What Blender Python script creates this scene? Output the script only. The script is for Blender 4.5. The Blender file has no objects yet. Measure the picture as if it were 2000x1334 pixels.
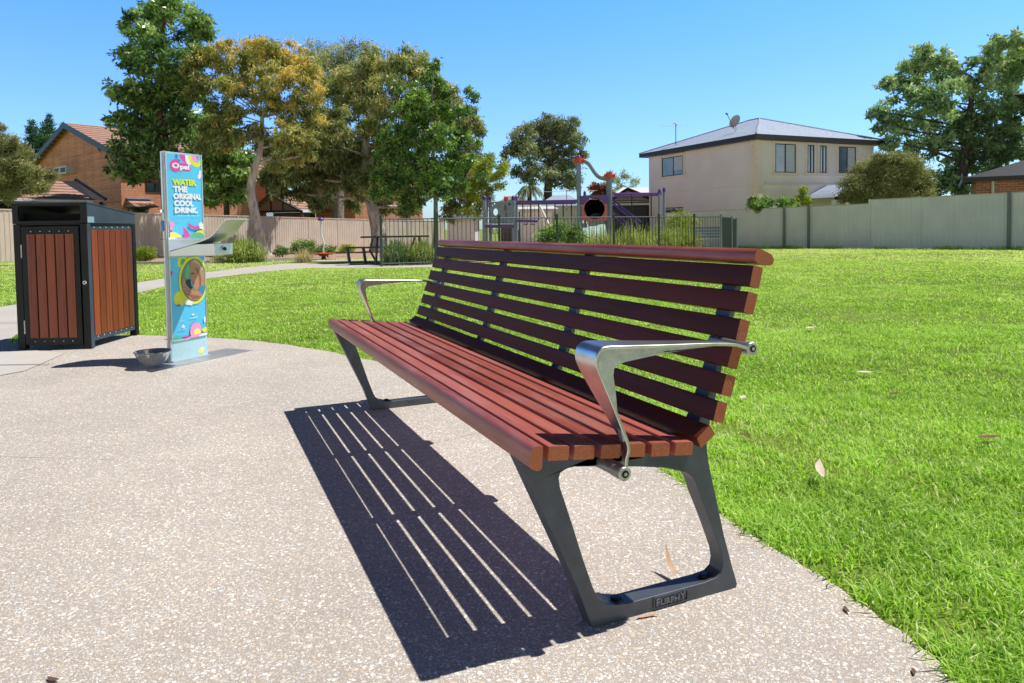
import bpy, math, random
import numpy as np
from mathutils import Vector, Matrix
from mathutils.geometry import tessellate_polygon
random.seed(7); RNG = np.random.default_rng(11)
scene = bpy.context.scene
COL = scene.collection
R = math.radians
PI = math.pi

# ------------------------------------------------------------------ camera
CAM_H = 0.8858
PITCH, ROLL = 0.0436684, -0.0145921
FPX = 1388.606            # focal length for a 2000 px wide frame
CY0 = -161.28
cp, sp = math.cos(PITCH), math.sin(PITCH)
_R = np.array([1., 0, 0]); _F = np.array([0, cp, -sp]); _U = np.array([0, sp, cp])
cr, sr = math.cos(ROLL), math.sin(ROLL)
AX_R = cr*_R + sr*_U; AX_U = -sr*_R + cr*_U; AX_F = _F
cam_d = bpy.data.cameras.new('camera'); cam = bpy.data.objects.new('camera', cam_d); COL.objects.link(cam)
M3 = Matrix(((AX_R[0], AX_U[0], -AX_F[0]), (AX_R[1], AX_U[1], -AX_F[1]), (AX_R[2], AX_U[2], -AX_F[2])))
cam.matrix_world = Matrix.Translation((0, 0, CAM_H)) @ M3.to_4x4()
cam_d.sensor_width = 36; cam_d.lens = FPX/2000*36; cam_d.shift_y = CY0/2000
cam_d.clip_start = 0.05; cam_d.clip_end = 2000
scene.camera = cam

def ray(px, py):
    return (px-1000)/FPX*AX_R - (py-667-CY0)/FPX*AX_U + AX_F
def at(px, py, D):
    d = ray(px, py); return np.array([0, 0, CAM_H]) + d*(D/d[1])
def wall_at(px, py, o, d1):
    """where the line of sight meets the upright plane through o along d1 -> (distance along, height)"""
    d = ray(px, py); n = np.array([-d1[1], d1[0], 0.]); o = np.array([o[0], o[1], 0.])
    t = (n@(o-np.array([0, 0, CAM_H])))/(n@d); P = np.array([0, 0, CAM_H])+t*d
    q = P-o; return q[0]*d1[0]+q[1]*d1[1], P[2]
def gz(x, y):
    return -0.012*np.clip(np.asarray(y, float)-20, 0, 28)

# ------------------------------------------------------------------ materials
def newmat(name):
    m = bpy.data.materials.new(name); m.use_nodes = True
    nt = m.node_tree; b = nt.nodes['Principled BSDF']; return m, nt, b
def N(nt, t, **kw):
    n = nt.nodes.new(t)
    for k, v in kw.items():
        if k.startswith('i_'):
            key = k[2:]; key = int(key) if key.isdigit() else key.replace('_', ' ')
            n.inputs[key].default_value = v
        else: setattr(n, k, v)
    return n
def ramp(nt, stops, interp='LINEAR'):
    r = nt.nodes.new('ShaderNodeValToRGB'); r.color_ramp.interpolation = interp
    el = r.color_ramp.elements
    while len(el) < len(stops): el.new(0.5)
    for e, (p, c) in zip(el, stops):
        e.position = p; e.color = (c[0], c[1], c[2], 1) if len(c) == 3 else c
    return r
def coords(nt, scale=(1, 1, 1), kind='Object'):
    tc = N(nt, 'ShaderNodeTexCoord'); mp = N(nt, 'ShaderNodeMapping'); mp.inputs['Scale'].default_value = scale
    nt.links.new(tc.outputs[kind], mp.inputs['Vector']); return mp.outputs['Vector']
def noise(nt, vec, scale, detail=4, rough=0.55):
    n = N(nt, 'ShaderNodeTexNoise'); n.inputs['Scale'].default_value = scale; n.inputs['Detail'].default_value = detail
    n.inputs['Roughness'].default_value = rough; nt.links.new(vec, n.inputs['Vector']); return n
def bump(nt, b, src, strength, dist=0.01):
    bp = N(nt, 'ShaderNodeBump'); bp.inputs['Strength'].default_value = strength; bp.inputs['Distance'].default_value = dist
    nt.links.new(src, bp.inputs['Height']); nt.links.new(bp.outputs['Normal'], b.inputs['Normal']); return bp
def mixc(nt, fac, a, b_, mode='MIX'):
    m = N(nt, 'ShaderNodeMix', data_type='RGBA', blend_type=mode)
    for s, v in ((0, fac), (6, a), (7, b_)):
        if isinstance(v, bpy.types.NodeSocket): nt.links.new(v, m.inputs[s])
        elif s == 0: m.inputs[0].default_value = v
        else: m.inputs[s].default_value = (*v, 1)
    return m.outputs[2]
def simple(name, col, rough=0.6, metal=0.0, var=0.12, scale=8, bmp=0.0, bscale=60, coords_scale=(1, 1, 1), spec=0.5):
    m, nt, b = newmat(name); v = coords(nt, coords_scale)
    n = noise(nt, v, scale)
    lo = tuple(c*(1-var) for c in col); hi = tuple(min(1, c*(1+var)) for c in col)
    r = ramp(nt, [(0.3, lo), (0.7, hi)]); nt.links.new(n.outputs['Fac'], r.inputs['Fac'])
    nt.links.new(r.outputs['Color'], b.inputs['Base Color'])
    b.inputs['Roughness'].default_value = rough; b.inputs['Metallic'].default_value = metal
    b.inputs['Specular IOR Level'].default_value = spec
    if bmp:
        n2 = noise(nt, v, bscale, 3); bump(nt, b, n2.outputs['Fac'], bmp, 0.003)
    return m
def flatm(name, col, rough=0.45):
    return simple(name, col, rough, var=0.04, scale=20)

def m_wood(name, dark, light, rough=0.38, scale=1.0, wear=0.5, coat=0.25, spec=0.4):
    m, nt, b = newmat(name); v = coords(nt, (1.5*scale, 26*scale, 26*scale))
    n = noise(nt, v, 2.2, 6, 0.6); info = N(nt, 'ShaderNodeObjectInfo')
    add = N(nt, 'ShaderNodeMath', operation='ADD'); mu = N(nt, 'ShaderNodeMath', operation='MULTIPLY')
    mu.inputs[1].default_value = 0.5; nt.links.new(info.outputs['Random'], mu.inputs[0])
    nt.links.new(n.outputs['Fac'], add.inputs[0]); nt.links.new(mu.outputs[0], add.inputs[1])
    r = ramp(nt, [(0.38, dark), (1.12 if False else 1.0, light)]); nt.links.new(add.outputs[0], r.inputs['Fac'])
    # worn specks showing bare timber, long in the grain
    v2 = coords(nt, (7, 70, 70)); n2 = noise(nt, v2, 1.6, 5, 0.7)
    v3 = coords(nt, (1, 1, 1)); n3 = noise(nt, v3, 2.6, 2)
    w1 = ramp(nt, [(0.66, (0, 0, 0)), (0.72, (1, 1, 1))]); nt.links.new(n2.outputs['Fac'], w1.inputs['Fac'])
    w2 = ramp(nt, [(0.54, (0, 0, 0)), (0.66, (1, 1, 1))]); nt.links.new(n3.outputs['Fac'], w2.inputs['Fac'])
    mm = N(nt, 'ShaderNodeMath', operation='MULTIPLY'); nt.links.new(w1.outputs['Color'], mm.inputs[0]); nt.links.new(w2.outputs['Color'], mm.inputs[1])
    m2 = N(nt, 'ShaderNodeMath', operation='MULTIPLY'); nt.links.new(mm.outputs[0], m2.inputs[0]); m2.inputs[1].default_value = wear
    n4 = noise(nt, coords(nt, (2.2, 9, 9)), 1.5, 4, 0.6); fd = ramp(nt, [(0.48, (0, 0, 0)), (0.75, (.42, .42, .42))]); nt.links.new(n4.outputs['Fac'], fd.inputs['Fac'])
    fade = mixc(nt, fd.outputs['Color'] if wear > .5 else 0.0, r.outputs['Color'], (0.56, 0.30, 0.28))
    c = mixc(nt, m2.outputs[0], fade, (0.60, 0.45, 0.36))
    nt.links.new(c, b.inputs['Base Color']); b.inputs['Roughness'].default_value = rough
    b.inputs['Specular IOR Level'].default_value = spec; b.inputs['Coat Weight'].default_value = coat; b.inputs['Coat Roughness'].default_value = 0.35
    bump(nt, b, n.outputs['Fac'], 0.25, 0.002); return m
def m_endgrain(name):
    m, nt, b = newmat(name); v = coords(nt); n = noise(nt, v, 420, 3, 0.7); n2 = noise(nt, v, 14, 3)
    r = ramp(nt, [(0.32, (0.13, 0.030, 0.014)), (0.50, (0.36, 0.105, 0.040)), (0.70, (0.70, 0.32, 0.13))]); nt.links.new(n.outputs['Fac'], r.inputs['Fac'])
    c = mixc(nt, n2.outputs['Fac'], r.outputs['Color'], (0.34, 0.09, 0.036)); nt.links.new(c, b.inputs['Base Color'])
    b.inputs['Roughness'].default_value = 0.7; bump(nt, b, n.outputs['Fac'], 0.5, 0.002); return m

def m_paving():
    m, nt, b = newmat('exposed aggregate'); v = coords(nt)
    nz = noise(nt, v, 30, 2); wv = N(nt, 'ShaderNodeMix', data_type='RGBA', blend_type='ADD'); wv.inputs[0].default_value = 0.022
    nt.links.new(v, wv.inputs[6]); nt.links.new(nz.outputs['Color'], wv.inputs[7]); vv = wv.outputs[2]
    vo = N(nt, 'ShaderNodeTexVoronoi'); vo.inputs['Scale'].default_value = 120; nt.links.new(vv, vo.inputs['Vector'])
    vs = N(nt, 'ShaderNodeTexVoronoi'); vs.inputs['Scale'].default_value = 270; nt.links.new(vv, vs.inputs['Vector'])
    def stones(vor, th, soft):
        sep = N(nt, 'ShaderNodeSeparateColor'); nt.links.new(vor.outputs['Color'], sep.inputs[0])
        pal = ramp(nt, [(0.0, (0.42, 0.37, 0.33)), (0.16, (0.74, 0.70, 0.63)), (0.28, (0.55, 0.50, 0.45)), (0.46, (0.66, 0.60, 0.52)),
                        (0.60, (0.58, 0.46, 0.34)), (0.70, (0.50, 0.51, 0.53)), (0.82, (0.84, 0.81, 0.75)), (0.94, (0.62, 0.50, 0.37))], 'CONSTANT')
        nt.links.new(sep.outputs[0], pal.inputs['Fac'])
        # radius differs from stone to stone
        mr = N(nt, 'ShaderNodeMapRange'); nt.links.new(sep.outputs[1], mr.inputs['Value']); mr.inputs['To Min'].default_value = th*0.35; mr.inputs['To Max'].default_value = th*1.15
        sub = N(nt, 'ShaderNodeMath', operation='SUBTRACT'); nt.links.new(mr.outputs['Result'], sub.inputs[0]); nt.links.new(vor.outputs['Distance'], sub.inputs[1])
        st = N(nt, 'ShaderNodeMath', operation='MULTIPLY', use_clamp=True); nt.links.new(sub.outputs[0], st.inputs[0]); st.inputs[1].default_value = soft
        return pal.outputs['Color'], st.outputs[0]
    c1, f1 = stones(vo, 0.56, 5); c2, f2 = stones(vs, 0.62, 5)
    fine = noise(nt, v, 500, 2); mat = ramp(nt, [(0.3, (0.22, 0.19, 0.165)), (0.7, (0.52, 0.455, 0.385))]); nt.links.new(fine.outputs['Fac'], mat.inputs['Fac'])
    c = mixc(nt, f2, mat.outputs['Color'], c2); c = mixc(nt, f1, c, c1)
    big = noise(nt, v, 1.3, 5, 0.6); rb = ramp(nt, [(0.3, (1.0, 1.01, 1.03)), (0.65, (1.23, 1.24, 1.255))]); nt.links.new(big.outputs['Fac'], rb.inputs['Fac'])
    c = mixc(nt, 1.0, c, rb.outputs['Color'], 'MULTIPLY')
    st = noise(nt, v, 5.5, 3); rs = ramp(nt, [(0.68, (1, 1, 1)), (0.82, (0.92, 0.82, 0.72))]); nt.links.new(st.outputs['Fac'], rs.inputs['Fac'])
    c = mixc(nt, 1.0, c, rs.outputs['Color'], 'MULTIPLY')
    nt.links.new(c, b.inputs['Base Color']); b.inputs['Roughness'].default_value = 0.75
    ad = N(nt, 'ShaderNodeMath', operation='ADD'); nt.links.new(f1, ad.inputs[0]); nt.links.new(f2, ad.inputs[1])
    bump(nt, b, ad.outputs[0], 0.35, 0.0015); return m
def m_concrete(name, col, joint=None):
    m, nt, b = newmat(name); v = coords(nt); n = noise(nt, v, 1.2, 6, 0.65); n2 = noise(nt, v, 160, 3)
    r = ramp(nt, [(0.3, tuple(c*0.82 for c in col)), (0.7, col)]); nt.links.new(n.outputs['Fac'], r.inputs['Fac'])
    r2 = ramp(nt, [(0.3, (0.85, 0.85, 0.85)), (0.7, (1, 1, 1))]); nt.links.new(n2.outputs['Fac'], r2.inputs['Fac'])
    c = mixc(nt, 1, r.outputs['Color'], r2.outputs['Color'], 'MULTIPLY')
    nt.links.new(c, b.inputs['Base Color']); b.inputs['Roughness'].default_value = 0.85; bump(nt, b, n2.outputs['Fac'], 0.2, 0.002); return m
def m_ground():
    m, nt, b = newmat('turf ground'); v = coords(nt); n = noise(nt, v, 0.35, 5, 0.6); n2 = noise(nt, v, 45, 4, 0.7); n3 = noise(nt, v, 6, 4)
    r = ramp(nt, [(0.35, (0.17, 0.25, 0.045)), (0.60, (0.26, 0.36, 0.07)), (0.75, (0.42, 0.40, 0.18))]); nt.links.new(n.outputs['Fac'], r.inputs['Fac'])
    r2 = ramp(nt, [(0.3, (0.45, 0.5, 0.4)), (0.7, (1.25, 1.2, 1.1))]); nt.links.new(n2.outputs['Fac'], r2.inputs['Fac'])
    c = mixc(nt, 1, r.outputs['Color'], r2.outputs['Color'], 'MULTIPLY')
    # the far, drier band of the lawn
    sx = N(nt, 'ShaderNodeSeparateXYZ'); nt.links.new(v, sx.inputs[0])
    mr = N(nt, 'ShaderNodeMapRange'); nt.links.new(sx.outputs['Y'], mr.inputs['Value']); mr.inputs['From Min'].default_value = 9; mr.inputs['From Max'].default_value = 18
    mr.inputs['To Min'].default_value = 0.0; mr.inputs['To Max'].default_value = 0.55
    mu = N(nt, 'ShaderNodeMath', operation='MULTIPLY'); nt.links.new(mr.outputs['Result'], mu.inputs[0]); nt.links.new(n3.outputs['Fac'], mu.inputs[1])
    c = mixc(nt, mu.outputs[0], c, (0.30, 0.27, 0.11))
    nt.links.new(c, b.inputs['Base Color']); b.inputs['Roughness'].default_value = 0.9; b.inputs['Specular IOR Level'].default_value = 0.1
    bump(nt, b, n2.outputs['Fac'], 0.8, 0.03); return m
def m_leaf(name, dark, mid, light, transl=0.35, rough=0.45, spec=0.4):
    """colour comes from a per-leaf 'tint' stored on the mesh"""
    m, nt, b = newmat(name); a = N(nt, 'ShaderNodeAttribute'); a.attribute_name = 'tint'
    r = ramp(nt, [(0.0, dark), (0.5, mid), (1.0, light)]); nt.links.new(a.outputs['Fac'], r.inputs['Fac'])
    nt.links.new(r.outputs['Color'], b.inputs['Base Color']); b.inputs['Roughness'].default_value = rough
    b.inputs['Specular IOR Level'].default_value = spec
    tr = N(nt, 'ShaderNodeBsdfTranslucent'); g = mixc(nt, 1, r.outputs['Color'], (1.3, 1.5, 0.7), 'MULTIPLY'); nt.links.new(g, tr.inputs['Color'])
    mx = N(nt, 'ShaderNodeMixShader'); mx.inputs[0].default_value = transl
    nt.links.new(b.outputs[0], mx.inputs[1]); nt.links.new(tr.outputs[0], mx.inputs[2])
    nt.links.new(mx.outputs[0], nt.nodes['Material Output'].inputs['Surface']); return m
def m_bark(name, a, b_, c, scale=6):
    m, nt, b = newmat(name); v = coords(nt, (1, 1, 0.35)); n = noise(nt, v, scale, 6, 0.65)
    r = ramp(nt, [(0.32, a), (0.5, b_), (0.68, c)]); nt.links.new(n.outputs['Fac'], r.inputs['Fac']); nt.links.new(r.outputs['Color'], b.inputs['Base Color'])
    b.inputs['Roughness'].default_value = 0.85; bump(nt, b, n.outputs['Fac'], 0.4, 0.03); return m
def m_brick(name, c1, c2, mortar, scale=1.0):
    m, nt, b = newmat(name)
    tc = N(nt, 'ShaderNodeTexCoord'); sx = N(nt, 'ShaderNodeSeparateXYZ'); nt.links.new(tc.outputs['Object'], sx.inputs[0])
    ad = N(nt, 'ShaderNodeMath', operation='ADD'); nt.links.new(sx.outputs['X'], ad.inputs[0]); nt.links.new(sx.outputs['Y'], ad.inputs[1])
    cb = N(nt, 'ShaderNodeCombineXYZ'); nt.links.new(ad.outputs[0], cb.inputs['X']); nt.links.new(sx.outputs['Z'], cb.inputs['Y'])
    br = N(nt, 'ShaderNodeTexBrick'); nt.links.new(cb.outputs[0], br.inputs['Vector'])
    br.inputs['Scale'].default_value = 1; br.inputs['Brick Width'].default_value = 0.24*scale; br.inputs['Row Height'].default_value = 0.086*scale
    br.inputs['Mortar Size'].default_value = 0.008*scale; br.inputs['Color1'].default_value = (*c1, 1); br.inputs['Color2'].default_value = (*c2, 1); br.inputs['Mortar'].default_value = (*mortar, 1)
    n = noise(nt, tc.outputs['Object'], 0.9, 5); r = ramp(nt, [(0.3, (0.82, 0.82, 0.82)), (0.7, (1.1, 1.08, 1.05))]); nt.links.new(n.outputs['Fac'], r.inputs['Fac'])
    c = mixc(nt, 1, br.outputs['Color'], r.outputs['Color'], 'MULTIPLY'); nt.links.new(c, b.inputs['Base Color']); b.inputs['Roughness'].default_value = 0.85
    bump(nt, b, br.outputs['Fac'], -0.3, 0.01); return m
def m_tiles(name, c1, c2, row=0.3):
    """roof tiles or sheet: rows follow height (Z)"""
    m, nt, b = newmat(name); tc = N(nt, 'ShaderNodeTexCoord'); sx = N(nt, 'ShaderNodeSeparateXYZ'); nt.links.new(tc.outputs['Object'], sx.inputs[0])
    mu = N(nt, 'ShaderNodeMath', operation='MULTIPLY'); mu.inputs[1].default_value = 1/row; nt.links.new(sx.outputs['Z'], mu.inputs[0])
    fr = N(nt, 'ShaderNodeMath', operation='FRACT'); nt.links.new(mu.outputs[0], fr.inputs[0])
    r = ramp(nt, [(0.0, tuple(c*0.12 for c in c1)), (0.22, tuple(c*0.3 for c in c1)), (0.34, c1), (1.0, c2)]); nt.links.new(fr.outputs[0], r.inputs['Fac'])
    n = noise(nt, tc.outputs['Object'], 5, 4); rn = ramp(nt, [(0.3, (0.75, 0.75, 0.75)), (0.7, (1.15, 1.12, 1.1))]); nt.links.new(n.outputs['Fac'], rn.inputs['Fac'])
    c = mixc(nt, 1, r.outputs['Color'], rn.outputs['Color'], 'MULTIPLY'); nt.links.new(c, b.inputs['Base Color']); b.inputs['Roughness'].default_value = 0.75
    return m
def m_glass(name, col=(0.02, 0.03, 0.04)):
    m, nt, b = newmat(name); v = coords(nt); n = noise(nt, v, 0.8, 2); r = ramp(nt, [(0.3, col), (0.7, tuple(c*2.2 for c in col))])
    nt.links.new(n.outputs['Fac'], r.inputs['Fac']); nt.links.new(r.outputs['Color'], b.inputs['Base Color']); b.inputs['Roughness'].default_value = 0.06
    b.inputs['Specular IOR Level'].default_value = 0.8; return m

MT = dict(
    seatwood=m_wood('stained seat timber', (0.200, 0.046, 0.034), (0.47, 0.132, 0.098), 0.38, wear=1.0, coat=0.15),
    backwood=m_wood('shade darkened back timber', (0.050, 0.010, 0.005), (0.110, 0.022, 0.010), 0.50, wear=0.35, coat=0.0, spec=0.18),  # same timber as the seat, the backrest's shade put into its colour
    end=m_endgrain('cut timber end'),
    casting=simple('painted cast steel', (0.072, 0.085, 0.105), 0.44, 0.2, 0.2, 14, 0.12, 300),
    castlit=simple('highlighted raised casting', (0.16, 0.175, 0.20), 0.5, 0.2),  # paler than the legs, a highlight on the letters put into the colour
    alu=simple('brushed cast aluminium', (0.64, 0.65, 0.64), 0.33, 1.0, 0.12, 25, 0.08, 90),
    alurough=simple('sand cast aluminium', (0.50, 0.52, 0.50), 0.48, 0.9, 0.14, 60, 0.35, 260),
    steel=simple('stainless steel', (0.66, 0.67, 0.66), 0.32, 0.75, 0.06, 5),
    steelpol=simple('polished steel', (0.72, 0.72, 0.71), 0.16, 0.8, 0.08, 9),
    plate=simple('dull steel base plate', (0.42, 0.44, 0.46), 0.5, 0.5, 0.12, 9),
    bolt=simple('black bolt', (0.01, 0.01, 0.012), 0.35, 0.3),
    binblack=simple('black powdercoat', (0.010, 0.011, 0.012), 0.5, 0.0, 0.45, 5, 0.05, 50, spec=0.3),
    binhood=simple('charcoal painted hood', (0.050, 0.068, 0.088), 0.55, 0.0, 0.22, 5),
    binwood=m_wood('oiled bin timber', (0.13, 0.023, 0.009), (0.33, 0.068, 0.021), 0.42, wear=0.25, coat=0.15),
    hole=simple('dark opening', (0.003, 0.003, 0.003), 0.9),
    sticker=flatm('pale sticker', (0.30, 0.42, 0.50)),
    paving=m_paving(), path=m_concrete('pale path concrete', (0.62, 0.58, 0.53)), footp=m_concrete('grey path concrete', (0.4, 0.39, 0.38)),
    slab=m_concrete('smooth slab', (0.66, 0.63, 0.58)), ground=m_ground(),
    mulch=simple('bark mulch', (0.42, 0.28, 0.20), 0.95, 0, 0.5, 30, 0.9, 60),
    grass=m_leaf('grass blades', (0.17, 0.31, 0.035), (0.58, 0.8, 0.16), (0.95, 0.9, 0.58), 0.42, 0.5, 0.3),
    fenceL=simple('tan fence sheet', (0.60, 0.52, 0.44), 0.6, 0, 0.1, 1.5), fenceR=simple('grey green fence sheet', (0.69, 0.72, 0.73), 0.6, 0, 0.07, 1.2),
    fpost=simple('grey green fence post', (0.16, 0.20, 0.20), 0.5), frail=simple('pale fence capping', (0.55, 0.52, 0.46), 0.5),
    pool=simple('dark green tube', (0.055, 0.082, 0.085), 0.45),
    blue=simple('steel blue paint', (0.20, 0.28, 0.34), 0.4), purple=simple('purple paint', (0.085, 0.04, 0.26), 0.35), red=simple('red clamp paint', (0.55, 0.06, 0.03), 0.4),
    coral=simple('coral plastic', (0.50, 0.15, 0.14), 0.4), teal=simple('pale teal plastic', (0.42, 0.58, 0.55), 0.35), navy=simple('dark tube plastic', (0.012, 0.008, 0.035), 0.25),
    white=simple('white paint', (0.75, 0.76, 0.77), 0.5), orange=simple('orange red paint', (0.55, 0.09, 0.03), 0.4),
    render=simple('tan render', (0.86, 0.79, 0.76), 0.85, 0, 0.05, 0.8, 0.1, 20), quoin=simple('pale pink quoin', (0.86, 0.74, 0.64), 0.8, 0, 0.05),
    steelroof=m_tiles('blue grey steel roof', (0.35, 0.43, 0.58), (0.37, 0.45, 0.60), 9.0), fascia=simple('dark fascia', (0.020, 0.017, 0.018), 0.5),
    brick=m_brick('orange brick', (0.76, 0.35, 0.21), (0.64, 0.27, 0.16), (0.42, 0.22, 0.15), 1.35), brick2=m_brick('red brown brick', (0.46, 0.15, 0.09), (0.26, 0.09, 0.06), (0.45, 0.36, 0.28), 1.3),
    tiles=m_tiles('terracotta brown tiles', (0.42, 0.24, 0.18), (0.52, 0.31, 0.25), 0.17), tilesb=m_tiles('tan tiles', (0.32, 0.24, 0.17), (0.42, 0.33, 0.25), 0.16),
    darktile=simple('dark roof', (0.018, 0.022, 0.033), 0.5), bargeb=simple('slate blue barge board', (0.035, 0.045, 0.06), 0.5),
    glass=m_glass('window glass'), glassb=m_glass('blue window glass', (0.10, 0.15, 0.20)), blind=simple('window blind', (0.55, 0.60, 0.65), 0.6, 0, 0.10, 3, coords_scale=(.3, .3, 9)),
    frame=simple('dark window frame', (0.02, 0.02, 0.025), 0.4), mauve=simple('mauve cladding', (0.34, 0.25, 0.24), 0.8), lattice=simple('timber lattice', (0.36, 0.14, 0.06), 0.8),
    acwhite=simple('off white metal', (0.60, 0.60, 0.56), 0.5), grille=simple('dark grille', (0.06, 0.06, 0.07), 0.6),
    table=simple('dark brown slats', (0.045, 0.025, 0.024), 0.5), dryleaf=simple('dry leaf', (0.55, 0.36, 0.24), 0.7, 0, 0.2, 40), palel=simple('pale dry leaf', (0.70, 0.58, 0.46), 0.7, 0, 0.15, 40),
    darkl=simple('brown leaf', (0.16, 0.07, 0.035), 0.8, 0, 0.25, 40),
    s_blue=flatm('sign sky blue', (0.11, 0.58, 0.86), 0.3), s_pale=flatm('sign pale blue', (0.46, 0.70, 0.76), 0.35), s_yel=flatm('sign lime', (0.72, 0.80, 0.05)), s_lem=flatm('sign lemon', (0.90, 0.82, 0.16)),
    s_pink=flatm('sign pink', (0.75, 0.08, 0.42)), s_lpink=flatm('sign light pink', (0.9, 0.35, 0.6)), s_white=flatm('sign white', (0.86, 0.87, 0.88)), s_mid=flatm('sign mid blue', (0.03, 0.28, 0.60)), s_mag=flatm('sign magenta', (0.60, 0.04, 0.36)),
    s_green=flatm('sign green', (0.10, 0.50, 0.25)), s_pur=flatm('sign purple', (0.30, 0.14, 0.50)), p_skin=flatm('print skin', (0.50, 0.24, 0.14)), p_skin2=flatm('print skin shade', (0.30, 0.13, 0.08)), p_hair=flatm('print hair', (0.42, 0.27, 0.14)),
    p_bg=flatm('print background', (0.20, 0.24, 0.12)), p_dark=flatm('print dark', (0.012, 0.045, 0.06)), p_shirt=flatm('print shirt', (0.06, 0.26, 0.42)), p_lip=flatm('print lip', (0.36, 0.09, 0.08)), p_hairl=flatm('print hair light', (0.60, 0.43, 0.26)),
    bark_white=m_bark('pale gum bark', (0.22, 0.17, 0.15), (0.50, 0.45, 0.41), (0.66, 0.62, 0.58)), bark_dark=m_bark('dark bark', (0.04, 0.025, 0.02), (0.09, 0.06, 0.05), (0.16, 0.11, 0.09)),
    bark_red=m_bark('reddish bark', (0.06, 0.025, 0.018), (0.16, 0.06, 0.045), (0.25, 0.12, 0.09)), bark_grey=m_bark('grey bark', (0.10, 0.09, 0.08), (0.22, 0.20, 0.18), (0.36, 0.33, 0.30)),
    lf_dark=m_leaf('dark glossy leaves', (0.045, 0.09, 0.035), (0.18, 0.32, 0.1), (0.55, 0.7, 0.28), 0.30, 0.30, 0.8),
    lf_gold=m_leaf('golden gum leaves', (0.12, 0.18, 0.07), (0.46, 0.46, 0.17), (0.9, 0.62, 0.22), 0.35, 0.5),
    lf_gum=m_leaf('olive gum leaves', (0.08, 0.12, 0.05), (0.32, 0.38, 0.16), (0.68, 0.6, 0.28), 0.30, 0.5),
    lf_bright=m_leaf('fresh green leaves', (0.035, 0.08, 0.02), (0.16, 0.28, 0.07), (0.5, 0.66, 0.2), 0.38, 0.38, 0.6),
    lf_grey=m_leaf('grey green leaves', (0.1, 0.14, 0.06), (0.34, 0.38, 0.2), (0.64, 0.66, 0.4), 0.25, 0.5),
    lf_euc=m_leaf('blue green leaves', (0.07, 0.13, 0.06), (0.3, 0.44, 0.22), (0.66, 0.76, 0.46), 0.3, 0.4, 0.6),
    lf_yel=m_leaf('yellow green leaves', (0.1, 0.17, 0.02), (0.34, 0.42, 0.06), (0.66, 0.66, 0.12), 0.4, 0.45),
    lf_con=m_leaf('conifer foliage', (0.02, 0.06, 0.025), (0.05, 0.15, 0.05), (0.16, 0.3, 0.09), 0.2, 0.6),
    lf_olive=m_leaf('olive fine foliage', (0.1, 0.115, 0.045), (0.3, 0.31, 0.13), (0.52, 0.5, 0.24), 0.25, 0.6),
    lf_strap=m_leaf('strappy leaves', (0.09, 0.14, 0.03), (0.34, 0.42, 0.11), (0.85, 0.8, 0.45), 0.35, 0.4, 0.5),
    lf_strapd=m_leaf('deep green strap leaves', (0.04, 0.08, 0.02), (0.16, 0.26, 0.08), (0.50, 0.56, 0.30), 0.3, 0.4, 0.6),
    lf_dry=m_leaf('dry straw blades', (0.35, 0.25, 0.14), (0.60, 0.47, 0.31), (0.78, 0.68, 0.50), 0.3, 0.6),
    lf_redf=m_leaf('red blossom', (0.05, 0.06, 0.02), (0.30, 0.08, 0.04), (0.55, 0.10, 0.05), 0.3, 0.5),
)

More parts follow.
